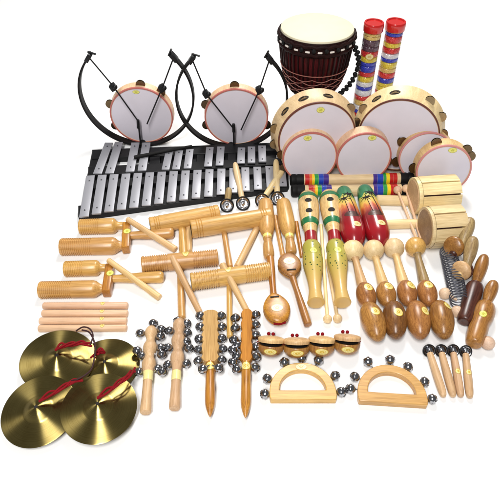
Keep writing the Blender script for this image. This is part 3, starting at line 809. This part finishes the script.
# ------------------------------------------------------------------ glockenspiel
gl = thing('glockenspiel', 'long silver-barred glockenspiel in a black frame', 'glockenspiel', U(180, 180))
zb = .024
def bar(px_t, px_b, wpx):
    a = U(*px_t, zb); b = U(*px_b, zb); L = (b-a).length; s = S((a+b)/2)
    M = frame(a, b)
    me = MB().box(wpx*s, .0045, L, Matrix.Translation((0, 0, L/2)), .0008)
    o = part('tone_bar', me, SILVER, gl, M)
    for t in (.14, .86):
        part('pin', MB().lathe([(0, .0022), (.0016, .0022), (.002, .0014), (.002, 0)], 12), PIN, o, M @ Matrix.Translation((0, .0022, L*t)) @ Matrix.Rotation(R(-90), 4, 'X'))
lerp = lambda a, b, t: (a[0]+(b[0]-a[0])*t, a[1]+(b[1]-a[1])*t)
T0, T1, B0, B1 = (90.5, 176), (281, 166), (84, 217), (283, 186)
def lowt(i): t = i/16; return (T0[0]+(T1[0]-T0[0])*t, T0[1]+(T1[1]-T0[1])*t), (B0[0]+(B1[0]-B0[0])*t, 217+(186-217)*(t**.86))
for i in range(17): bar(*lowt(i), 9.0-1.2*i/16)
UP = [(109, 143, 97.5, 174), (119, 142.5, 109.5, 173.5), (135.5, 143, 130, 172), (146.5, 143, 142, 171), (169.5, 151.5, 165.5, 170), (179.5, 150.5, 176, 169.5), (190, 149.5, 187.5, 168.5), (210, 147.5, 208, 166.5), (221, 147, 219.5, 165.5), (241.5, 148, 241, 163.5), (251.5, 147, 251.5, 163), (262, 146, 262.5, 162)]
for u in UP: bar((u[0], u[1]), (u[2], u[3]), 8.4 if u[0] < 150 else 7.6)
def slab(q, h, name, z0=0.0):
    P = [U(*c, h) for c in q]
    n = len(P); vs = [(p.x, p.y, z0) for p in P]+[(p.x, p.y, h) for p in P]
    fs = [(i, (i+1) % n, n+(i+1) % n, n+i) for i in range(n)]+[tuple(range(n, 2*n)), tuple(range(n))[::-1]]
    b = MB().add(vs, fs); o = part(name, b, BLACK, gl)
    bv = o.modifiers.new('Bevel', 'BEVEL'); bv.width = .0015; bv.segments = 2; bv.limit_method = 'ANGLE'
def strip(p0, p1, w0, w1, h, name):  # board between two pixel ends with pixel heights
    slab([(p0[0], p0[1]-w0/2), (p0[0], p0[1]+w0/2), (p1[0], p1[1]+w1/2), (p1[0], p1[1]-w1/2)], h, name)
strip((78, 211), (288, 183.5), 11, 7, .018, 'rail')
strip((85, 185), (286, 168.5), 8, 6, .018, 'rail')
strip((88, 171), (287, 160.5), 9, 7, .019, 'rail')
strip((92, 154), (284, 146), 9, 8, .019, 'rail')
slab([(92, 151), (100, 151), (89, 215), (79, 215)], .015, 'end_board')
slab([(279, 144), (285, 144), (289, 186), (283, 186)], .015, 'end_board')
for (a, b) in ((150, 160), (197, 204), (228, 236)):
    slab([(a, 152.5-(a-150)*.05), (a-1, 168-(a-150)*.06), (b, 168-(b-150)*.06), (b, 152.5-(b-150)*.05)], .0165, 'cross_board')
slab([(158, 151.5), (155, 168.5), (276, 161.5), (276, 146)], .006, 'base_board')
slab([(92, 178), (86, 211), (286, 183.5), (284, 168.5)], .006, 'base_board')
stick('glockenspiel_mallet', 'thin black mallet lying across the glockenspiel accidentals', 'mallet', (134, 157.5), (192, 146), 1.9, 1.3, RUBBER, .031, .031)

# ------------------------------------------------------------------ upright round things
def upright(px, py, wpx, lean, yaw, depth):
    c0 = U(px, py, 0); a = R(lean)
    for _ in range(2):
        up = Vector((0, math.sin(a), math.cos(a))); n = Vector((0, -math.cos(a), math.sin(a)))
        Z = Matrix.Rotation(R(yaw), 3, 'Z'); up = Z @ up; n = Z @ n
        r = wpx*S(c0+up*.09)
    C = c0+up*r+n*depth
    x = up.cross(n); M = Matrix((x, up, n)).transposed().to_4x4(); M.translation = C
    return M, r, c0
def tambourine(px, py, w, lean, yaw, D, flare, jing, label, rimmat, shellmat, group, head=1.0, jw=.013, stk=None, jm=None, double=False, slots=()):
    M, r, c0 = upright(px, py, w, lean, yaw, D)
    root = thing('tambourine', label, 'tambourine', c0, group)
    rf = r*flare; rb = r
    sh = MB().lathe([(-D, rb-.005), (-D, rb), (-D*.5, rb*.5+rf*.5+.0003), (-.001, rf), (.0, rf-.001), (-.0004, rf-.0042), (-D, rb-.005)], 80)
    shell = part('shell', sh, shellmat, root, M)
    part('rim_band', MB().lathe([(-.005, rf-.001), (-.005, rf+.0009), (.0008, rf+.0009), (.0012, rf-.0005), (.0010, rf-.0030), (-.002, rf-.0034)], 80), rimmat, root, M)
    head_o = part('drumhead', MB().lathe([(-.0012, rf-.004), (-.0006, rf*.9), (-.0006, 0)], 80), SKIN, root, M)
    for a in jing:
        t = R(a)
        b = MB()
        for row in ((.32, .62) if double else (.5,)):
            zc = -D*row; rr = rf+(rb-rf)*row+.0015
            for dz in (-.0026, .0026):
                T = Matrix.Translation((rr*math.cos(t), rr*math.sin(t), zc+dz))
                b.lathe([(-.0014*(1 if dz > 0 else -1), .0), (-.001*(1 if dz > 0 else -1), jw*.4), (0, jw*.62), (0, jw), (.0006, jw), (.0006, 0)], 24, T)
        part('jingle', b, jm or JING, shell, M)
    for a in slots:
        Rf = lambda z: rf+(rb-rf)*(-z/D)
        sticker(shell, M, Rf, -D*.5, D*.15, .015, a, HOLE, .0006, 'jingle_slot')
        t = R(a); b = MB()
        for dz in (-.003, .003): b.lathe([(0, 0), (0, jw), (.0008, jw), (.0008, 0)], 24, Matrix.Translation(((rf*.5+rb*.5-.0095)*math.cos(t), (rf*.5+rb*.5-.0095)*math.sin(t), -D*.5+dz)))
        part('jingle', b, jm or JING, shell, M)
    if stk:
        Ms = M @ Matrix.Translation((stk[0]*rf, stk[1]*rf, .0006))
        flat_sticker(head_o, Ms, rf*stk[2], rf*stk[3], STKG)
    return root
TG = 'tambourines standing at the back'
# back pair
tambourine(310.5, 166, 42.5, 4, 6, .055, .88, (168, 192, 38, 14), 'large natural wood tambourine with dark inner rim in front of the djembe', BROWNRIM, W_CREAM, TG, jw=.014, stk=(.03, .80, .1, .075), jm=JINGG, double=False, slots=(110, 76, 140))
tambourine(390.5, 165, 43.5, 4, -13, .055, .87, (58, 30, 5, 152), 'large natural wood tambourine in front of the clear bead tubes', BROWNRIM, W_CREAM, TG, jw=.014, jm=JINGG, slots=(105, 130))
# front row
tambourine(306.5, 176, 28, 8, 3, .04, .955, (178, 208), 'small pink-rimmed tambourine in front of the large one by the djembe', REDRIM, W_PINK, TG, jw=.012, stk=(-.13, .80, .15, .1))
tambourine(358, 176.5, 28, 8, 2, .04, .955, (200, 345), 'small pink-rimmed tambourine in the middle, between the two front neighbours', REDRIM, W_PINK, TG, jw=.012, stk=(.2, .82, .15, .1))
tambourine(418, 175, 27.5, 8, -3, .04, .955, (86, 152, 200), 'small pink-rimmed tambourine half hidden behind the rightmost tambourine', PINKRIM, W_PALE, TG, jw=.0145)
tambourine(435, 188, 27.5, 10, -4, .04, .955, (113, 45, 185, 28), 'rightmost small pink-rimmed tambourine standing behind the slit drums', PINKRIM, W_PALE, TG, jw=.0145, stk=(.15, .82, .16, .1))

# the two hand drums with their hoop carriers
def carrier(hx, hy, hw, rods, post, label, gap=46):
    M, r, c0 = upright(hx, hy, hw, 2, 0, .0)
    root = thing('drum_carrier', label, 'drum carrier', c0, 'black hoop carriers')
    b = MB(); n = 90; a0 = R(90+gap); a1 = R(450-gap); cs = [(-.003, -.012), (.003, -.012), (.003, .012), (-.003, .012)]
    vs = []; fs = []
    for k in range(n+1):
        a = a0+(a1-a0)*k/n
        for q, w_ in cs: vs.append(((r-.003+q)*math.cos(a), (r-.003+q)*math.sin(a), w_))
    for k in range(n):
        for i in range(4):
            i2 = (i+1) % 4; fs.append((k*4+i, k*4+i2, (k+1)*4+i2, (k+1)*4+i))
    fs += [(0, 1, 2, 3), tuple(n*4+i for i in (3, 2, 1, 0))]
    b.add(vs, fs); part('hoop', b, RUBBER, root, M)
    ends = [Vector(((r-.003)*math.cos(a), (r-.003)*math.sin(a), 0)) for a in (a0, a1)]
    for e, sg in zip(ends, (1, -1)):
        T = Matrix.Translation(e) @ Matrix.Rotation(R(-38*sg), 4, 'Z')
        c = MB().box(.012, .026, .026, T, .002)
        c.tube([T @ Vector((-.009, .012, 0)), T @ Vector((.012, .022, .004))], .003, 8, 1)
        part('end_clamp', c, BLACK, root, M)
    Mi = M.inverted()
    def onplane(px, py, zl):   # pixel -> point on the carrier plane, moved zl forward
        d = ray(px, py); nn = M.to_3x3() @ Vector((0, 0, 1)); P0 = M @ Vector((0, 0, zl))
        t = (P0-CAM).dot(nn)/d.dot(nn); return Mi @ (CAM+d*t)
    for (pts, kn) in rods:
        P = [ends[0] if pts[0][0] < hx else ends[1]]+[onplane(px, py, .016) for px, py in pts[1:]]
        part('rod', MB().tube(P, .0022, 8, 1), BLACK, root, M)
        b = MB(); q = onplane(*kn, .014); b.box(.016, .02, .022, Matrix.Translation(q) @ Matrix.Rotation(.5, 4, 'Z'), .003); b.ball(.0075, Matrix.Translation(q+Vector((.008, .004, .008))), 12)
        part('rod_clamp', b, BLACK, root, M)
    part('post', MB().tube([onplane(*post[0], .016), onplane(*post[1], .016)], .0028, 8, 1).tube([onplane(*post[0], .016), onplane(post[0][0]+.3, post[0][1]+8, .016)], .0048, 10, 1), BLACK, root, M)
    part('foot_knob', MB().lathe([(-.012, 0), (-.012, .010), (.012, .012), (.016, .009), (.016, 0)], 18, Matrix.Translation((-.006, -r+.004, .004))), RUBBER, root, M)
tambourine(147, 138, 31.5, 0, 0, .03, .97, (85, 160, 48, 205), 'round white hand drum with wooden shell in the hoop carrier nearest the top left', REDRIM, W_PINK, 'hand drums in hoop carriers', jw=.014, stk=(-.05, .86, .11, .06))
tambourine(237, 140, 32, 0, 0, .03, .97, (92, 200, 158, 340), 'round white hand drum with wooden shell in the hoop carrier beside the djembe', REDRIM, W_PINK, 'hand drums in hoop carriers', jw=.014)
carrier(144.5, 144.5, 55.5, (([(95, 55), (113, 86), (138, 121)], (113, 87)), ([(180, 56), (163, 86), (147, 124)], (162, 88))), ((138, 120), (141, 147)), 'black open hoop carrier with two rods around the drum at the top left')
carrier(233, 147, 54.5, (([(193, 62), (207, 95), (233, 128)], (206, 94)), ([(267, 58), (259, 91), (241, 130)], (259, 90))), ((233.5, 124), (234, 149)), 'black open hoop carrier with two rods around the drum beside the djembe', 42)

# ------------------------------------------------------------------ djembe
Yd = U(316, 129).y
top = UY(315, 27.5, Yd); foot = U(311, 129)
Hd = top.z; xd = (top.x+foot.x)/2; s = S(top); rt = 36*s
dj = thing('djembe', 'dark red carved djembe with cream hide head and black rope strap', 'djembe', (xd, Yd, 0))
Mt = Matrix.Translation((xd, Yd, 0)) @ Matrix.Rotation(R(-1), 4, 'X')
bp = smoothprof([(0, .0), (0, .62*rt), (.03*Hd, .66*rt), (.15*Hd, .50*rt), (.30*Hd, .44*rt), (.40*Hd, .56*rt), (.52*Hd, .78*rt), (.68*Hd, .93*rt), (.85*Hd, 1.0*rt), (.97*Hd, 1.02*rt), (.985*Hd, .9*rt)], 6)
part('bowl', MB().lathe(bp, 64), W_MAHOG, dj, Mt); bf = interp(bp[7:])
part('drumhead', MB().lathe([(.90*Hd, 1.02*rt), (.975*Hd, 1.035*rt), (.998*Hd, 1.015*rt), (1.004*Hd, .97*rt), (1.004*Hd, 0)], 64), HIDE, dj, Mt)
rg = MB()
for zc, rr in ((.885, 1.055), (.955, 1.065)):
    rg.tube([(rr*rt*math.cos(2*PI*k/64), rr*rt*math.sin(2*PI*k/64), (zc+.006*math.sin(k*2.1))*Hd) for k in range(64)], .0052, 8, 1, closed=True)
rg.lathe([(.86*Hd, 1.03*rt), (.87*Hd, 1.06*rt), (.965*Hd, 1.07*rt), (.985*Hd, 1.04*rt)], 64)
rim = part('rim_ring', rg, W_BLACKRED, dj, Mt)
knot_me = MB().ball(.0068, None, 10, (.7, .9, 1.2)).mesh('rim_knot', RUBBER)
loop_me = MB().box(.004, .013, .005, None, .0015).mesh('white_loop', WHITEC)
for k in range(20):
    a = 2*PI*(k+.5)/20
    part('rim_knot', knot_me, None, rim, Mt @ Matrix.Translation((1.085*rt*math.cos(a), 1.085*rt*math.sin(a), .93*Hd)) @ Matrix.Rotation(a, 4, 'Z'))
    a += PI/20
    part('white_loop', loop_me, None, rim, Mt @ Matrix.Translation((1.075*rt*math.cos(a), 1.075*rt*math.sin(a), .915*Hd)) @ Matrix.Rotation(a, 4, 'Z'))
rp = MB()
for k in range(44):
    a = 2*PI*k/44
    rp.tube([((bf(z*Hd)+.003)*math.cos(a), (bf(z*Hd)+.003)*math.sin(a), z*Hd) for z in (.90, .82, .74, .66, .58, .50, .44)], .0024, 6, 1)
part('rope_lacing', rp, W_BLACKRED, dj, Mt)
cv = MB()
def ringpts(fz, n=176): return [((bf(fz(k/n))+.0052)*math.cos(2*PI*k/n), (bf(fz(k/n))+.0052)*math.sin(2*PI*k/n), fz(k/n)) for k in range(n)]
cv.tube(ringpts(lambda t: .69*Hd), .0013, 5, 1, closed=True)
for j, zc in enumerate((.655, .62, .585, .55, .515)):
    ph = 0 if j % 2 == 0 else .5
    cv.tube(ringpts(lambda t: (zc-.022*abs(math.sin((t*11+ph)*PI)))*Hd), .0011, 5, 1, closed=True)
part('carved_scallops', cv, PATT, dj, Mt)
st = MB(); pts = [UY(351, 40, Yd-.02), UY(356, 50, Yd-.02), UY(358.5, 62, Yd-.03), UY(354.5, 76, Yd-.03), UY(347.5, 87, Yd-.03), UY(339, 94.5, Yd-.04)]
tmp = MB().tube(pts, .001, 4, 10)
ring = [sum((tmp.v[i*4+k] for k in range(4)), Vector())/4 for i in range(len(tmp.v)//4)]
for i, q in enumerate(ring):
    if i % 2 == 0: st.ball(.0072, Matrix.Translation(q+Vector((math.sin(i*1.7)*.003, 0, math.cos(i*1.7)*.002))), 10, (1, 1, .85))
part('rope_strap', st, RUBBER, dj)

# ------------------------------------------------------------------ bead tubes
def beadtube(tx, ty, fx, fy, seq, label, stk):
    Yb = U(fx, fy).y; t = UY(tx, ty, Yb); f = U(fx, fy); H = t.z; s = S(t); r = 10*s; x = (t.x+f.x)/2
    root = thing('bead_shaker_tube', label, 'shaker tube', (x, Yb, 0), 'clear tubes of coloured beads')
    M = Matrix.Translation((x, Yb, 0))
    capH = .024
    z = .016; i = 0; hs = [.018, .014, .020, .011, .016]
    while z < H-capH-.002:
        h = min(hs[i % 5], H-capH-.001-z)
        part('bead_layer', MB().lathe([(z, 0), (z, r*.82), (z+h*.15, r*.90), (z+h*.78, r*.90), (z+h*.95, r*.82), (z+h*.95, 0)], 32), BD[seq[i % len(seq)]], root, M)
        z += h; i += 1
    part('clear_tube', MB().lathe([(.012, r*.93), (.012, r*.97), (H-capH+.004, r*.97), (H-capH+.004, r*.93)], 40), CLEAR, root, M)
    part('end_cap', MB().lathe([(0, 0), (0, r*1.02), (.002, r*1.07), (.016, r*1.07), (.017, r), (.017, 0)], 40), CAPRED, root, M)
    c = [(H-capH, 0), (H-capH, r*1.0), (H-capH+.002, r*1.02)]
    c += [(H-.006, r*1.03), (H-.002, r*1.0), (H, r*.96), (H, r*.8), (H-.003, r*.76), (H-.003, 0)]
    part('end_cap', MB().lathe(c, 40), CAPRED, root, M)
    if stk: sticker(root, M, lambda z: r*.98, H*.74, .009, .012, 262, STKW)
sq = ['blue', 'yellow', 'red', 'blue', 'white', 'tan', 'red', 'white', 'blue', 'white', 'yellow', 'red', 'blue', 'blue', 'yellow', 'red', 'dark', 'dark', 'tan', 'tan']
beadtube(373.5, 22, 358, 128, sq, 'clear tube of coloured beads with red cap and white oval label, next to the djembe', True)
beadtube(394, 21, 379, 124, ['red', 'blue', 'tan', 'yellow', 'white', 'blue', 'red', 'yellow', 'yellow', 'blue', 'red', 'tan', 'yellow', 'blue', 'white', 'red', 'yellow'], 'clear tube of coloured beads with red cap and no label, farther from the djembe', False)

# ------------------------------------------------------------------ rainbow sticks
def rainbow(a, b, left, right, label):
    M, L, s = axis(a, b, 6); r = 5.9*s; W = b[0]-a[0]
    root = thing('rainbow_stick', label, 'rhythm stick', U((a[0]+b[0])/2, a[1]), 'pale sticks with rainbow bands')
    zx = lambda x: (x-a[0])/W*L
    part('stick_body', MB().lathe([(zx(a[0]+6), 0), (zx(a[0]+6), r*.97), (zx(b[0]-6), r*.97), (zx(b[0]-6), 0)], 28), W_CREAM, root, M)
    for x0, x1, c in left+right:
        part('colour_band', MB().lathe([(zx(x0), r*.95), (zx(x0)+.0004, r*1.01), (zx(x1)-.0004, r*1.01), (zx(x1), r*.95)], 28), RB[c], root, M)
    for x0, x1 in ((a[0], a[0]+13.5), (b[0], b[0]-13.5)):
        d = 1 if x1 > x0 else -1
        pr = [(zx(x0), 0), (zx(x0), r*.8), (zx(x0+d*1.5), r*1.05), (zx(x0+d*5), r*1.08), (zx(x0+d*6), r*.98), (zx(x0+d*8), r*1.06), (zx(x1), r*1.02), (zx(x1), r*.9)]
        part('grip_end', MB().lathe(pr, 28), RUBBER, root, M)
rainbow((290, 180), (413, 178.5), [(304.5, 309, 'red'), (309, 311.5, 'orange'), (311.5, 314, 'yellow'), (314, 318, 'green'), (318, 323, 'blue'), (323, 328, 'purple')],
        [(372, 376, 'purple'), (376, 382, 'blue'), (382, 385, 'green'), (385, 388.5, 'yellow'), (388.5, 392, 'red'), (392, 396, 'red')], 'pale stick with rainbow bands and black ends, touching the small tambourines')
rainbow((291, 191), (414, 189.5), [(308, 313, 'red'), (313, 314.5, 'orange'), (314.5, 317, 'yellow'), (317, 321, 'green'), (321, 326, 'blue'), (326, 331, 'purple')],
        [(372.5, 376, 'purple'), (376, 382, 'blue'), (382, 386, 'green'), (386, 389.5, 'yellow'), (389.5, 392.5, 'red'), (392.5, 396.5, 'red')], 'pale stick with rainbow bands and black ends, touching the painted maracas and guiros')
stick('plain_stick', 'plain pale round stick just in front of the rainbow sticks', 'rhythm stick', (376, 200), (414, 201), 5.2, 5.2, W_CREAM, None, None, 'plain pale sticks')
stick('plain_stick', 'plain pale round stick between palm maraca and slit drum', 'rhythm stick', (385, 224.5), (424, 223.5), 4.8, 4.8, W_CREAM, None, None, 'plain pale sticks')
ballstick('ball_mallet', 'thin ball-headed mallet lying across the plain sticks, its head on the rainbow bands', 'mallet', (417, 240), (397.5, 190), 4.2, 1.5, .014, .034, W_PINK, 'ball-headed mallets')
ballstick('ball_mallet', 'thin ball-headed mallet lying across the plain sticks, its head on the black stick end', 'mallet', (421, 239), (406, 188.5), 4.2, 1.5, .014, .034, W_PINK, 'ball-headed mallets')

# ------------------------------------------------------------------ slit drums
def slit(a, b, w, label, face):
    M, L, s = axis(a, b, w); r = w*s
    root = thing('slit_drum', label, 'slit drum', U((a[0]+b[0])/2, (a[1]+b[1])/2), 'barrel slit drums')
    body = MB(); gaps = [22+40*q for q in range(10)]
    for g0, g1 in zip(gaps, gaps[1:]):
        a0, a1 = R(g0+2.2), R(g1-2.2); n = 4
        rr = lambda t: r*(1-.012*(2*t-1)**2)
        ZS = [k/8 for k in range(9)]
        vs = []; fs = []
        for t in ZS:
            z = L*(.09+.91*t)
            for q in range(n+1):
                an = a0+(a1-a0)*q/n; flat = math.cos(R(17.8))/math.cos(an-(a0+a1)/2)*.45+.55
                vs.append((rr(t)*flat*1.01*math.cos(an), rr(t)*flat*1.01*math.sin(an), z))
            for q in (n, 0):
                an = a0+(a1-a0)*q/n; vs.append((rr(t)*.9*math.cos(an), rr(t)*.9*math.sin(an), z))
        m = n+3
        for j in range(8):
            for i in range(m):
                i2 = (i+1) % m; fs.append((j*m+i, j*m+i2, (j+1)*m+i2, (j+1)*m+i))
        body.add(vs, fs)
    for z0, z1 in ((0, .09),):
        body.lathe([(z0*L, r*.84), (z0*L, r*.955), (z0*L+.001, r*.965), (z1*L-.0005, r*.968), (z1*L, r*.955), (z1*L, r*.88)], 48)
    part('barrel', body, W_CREAMX, root, M)
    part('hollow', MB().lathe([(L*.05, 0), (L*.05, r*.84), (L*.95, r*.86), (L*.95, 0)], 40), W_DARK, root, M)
    part('end_disc', MB().lathe([(-.001, 0), (-.001, r*.82), (.002, r*.86), (.02*L, r*.86)], 40), face, root, M)
    part('end_disc', MB().lathe([(L*.985, 0), (L*.985, r*.86), (L*.96, r*.86)], 40), W_SAGE, root, M)
slit((413, 196), (454, 193.5), 18.5, 'cream barrel slit drum standing behind, against the rightmost tambourine', W_ASH)
slit((425, 227.5), (459, 225), 20.5, 'cream barrel slit drum in front, beside the wooden clappers', W_MID)

# ------------------------------------------------------------------ clappers at the right
def clapper(h0, h1, hp, b0, b1, bpf, hm, bm, label, stk=None, z=.022, zt=.05):
    root = thing('wooden_clapper', label, 'clapper', U(*b0), 'hand clappers at the right edge')
    M, L, s = axis(h0, h1, 6, zt, z)
    part('handle', MB().lathe(smoothprof(pf(hp, L, s), 5), 28), hm, root, M)
    M2, L2, s2 = axis(b0, b1, 9, z, z*.8)
    P = smoothprof(pf(bpf, L2, s2), 5)
    part('clapper_body', MB().lathe(P, 36), bm, root, M2)
    if stk: sticker(root, M2, interp(P), L2*stk[0], 3.6*s2, 3.6*s2, stk[1], STKG)
    return root
HP = [(0, 0), (.01, 2.6), (.1, 4.9), (.3, 6.2), (.55, 5.7), (.8, 4), (1, 3.6), (1, 0)]
def shells(root, c, w, z, m1, m2):
    p = U(*c, z); s = S(p)*w
    q = Vector((-.62, -.55, .55)).normalized().to_track_quat('Z', 'Y').to_matrix().to_4x4()
    for nm_, mt, sg in (('back_shell', m1, -1), ('front_shell', m2, 1)):
        pr = smoothprof([(0, s*.97), (sg*.16*s, s*1.0), (sg*.36*s, s*.86), (sg*.52*s, s*.5), (sg*.56*s, s*.2), (sg*.56*s, 0)], 5)
        part(nm_, MB().lathe([(.12*sg*s, 0), (.10*sg*s, s*.7), (0, s*.9)]+pr, 36), mt, root, Matrix.Translation(p) @ q @ Matrix.Rotation(.22*sg, 4, 'X') @ Matrix.Translation((0, 0, sg*.16*s)))
r1 = clapper((471, 218), (460, 250), HP, (463, 243), (452, 255), [(0, 0), (0, 4), (.3, 5.5), (.8, 4.5), (1, 3), (1, 0)], W_SAGE, W_DARK, 'wooden shell clapper with greenish handle, leaning on the front slit drum', None, .05, .09)
shells(r1, (455, 246), 10.5, .05, W_DARK, W_BROWN)
r2 = clapper((474, 237), (466, 270), HP, (468, 263), (459, 276), [(0, 0), (0, 4), (.3, 5.5), (.8, 4.5), (1, 3), (1, 0)], W_SAGE, W_PALE, 'wooden shell clapper with greenish handle and a pale front shell', None, .04, .078)
shells(r2, (462.5, 270), 10, .036, W_DARK, W_PALE)
r3 = clapper((485, 255), (474, 290), HP, (476, 284), (464, 322), [(0, 0), (0, 5), (.08, 8.4), (.3, 9), (.6, 8), (.9, 7.4), (1, 5.5), (1, 0)], W_BROWN, W_DARK, 'brown wooden clapper with a dark body, second from the front', None, .022, .05)
r4 = clapper((494.5, 281), (484.5, 309), HP, (487, 303), (473, 345), [(0, 0), (0, 4), (.06, 8.4), (.2, 10.6), (.36, 10.4), (.5, 9), (.7, 9.4), (.92, 8.2), (.99, 6), (1, 0)], W_BROWN, W_EGG, 'brown wooden clapper nearest the front edge with a round label', (.42, 96), .022, .045)
M, L, s = axis((448, 250), (460, 303), 8.8)
coil = MB(); NT = 21
coil.tube([((8.2*s)*math.cos(2*PI*k/18), (8.2*s)*math.sin(2*PI*k/18), L*k/(18*NT)) for k in range(18*NT+1)], .0014, 6, 1)
solo('wire_coil', coil, BLUEBAG, M, 'dark wire coil lying beside the wooden shell clappers', 'wire coil')
def knob(c, w, to, label):
    M, L, s = axis(to, c, w)
    root = thing('ball_beater', label, 'beater', U(*c), 'short ball-ended beaters')
    part('shaft', MB().lathe([(0, 0), (0, 1.2*s), (L*.5, 1.8*s), (L, 3.6*s)], 16), KNOB, root, M)
    part('ball_tip', MB().ball(w*s, Matrix.Translation((0, 0, L)), 24), KNOB, root, M)
knob((445, 293.5), 6, (457, 300), 'short beater with pale ball beside the small egg shaker and wire coil')
knob((457, 311.5), 6, (465, 317), 'short beater with pale ball touching the large reddish egg shaker')
knob((488, 343), 6.8, (477, 337), 'short beater with pale ball under the front clapper')

# ------------------------------------------------------------------ light, world, camera
w = bpy.data.worlds.new('World'); scn.world = w; w.use_nodes = True
w.node_tree.nodes['Background'].inputs[0].default_value = (.95, .97, 1, 1)
w.node_tree.nodes['Background'].inputs[1].default_value = .17
def area(name, loc, target, size, power, col=(1, 1, 1)):
    l = bpy.data.lights.new(name, 'AREA'); l.shape = 'RECTANGLE'; l.size, l.size_y = size; l.energy = power; l.color = col
    o = bpy.data.objects.new(name, l); COL.objects.link(o); o.location = loc
    o.rotation_euler = (Vector(target)-Vector(loc)).to_track_quat('-Z', 'Y').to_euler()
area('softbox_back', (.35, 3.0, 2.4), (0, 1.2, 0), (.7, 1.4), 88, (1, .98, .95))
area('softbox_front', (-.35, -.6, 2.5), (-.1, 1.25, 0), (.32, 1.7), 88, (1, .99, .97))

cam = bpy.data.cameras.new('Camera'); co = bpy.data.objects.new('Camera', cam); COL.objects.link(co)
co.location = CAM; co.rotation_euler = (PI/2-PITCH, 0, 0)
cam.sensor_width = 36; cam.lens = FOC/500*36; cam.clip_end = 60; cam.clip_start = .05
scn.camera = co
scn.view_settings.view_transform = 'Standard'; scn.view_settings.look = 'None'
scn.view_settings.exposure = 0; scn.view_settings.gamma = 1
scn.render.resolution_x = scn.render.resolution_y = 1024
scn.render.engine = 'CYCLES'
scn.cycles.max_bounces = 8; scn.cycles.use_denoising = True
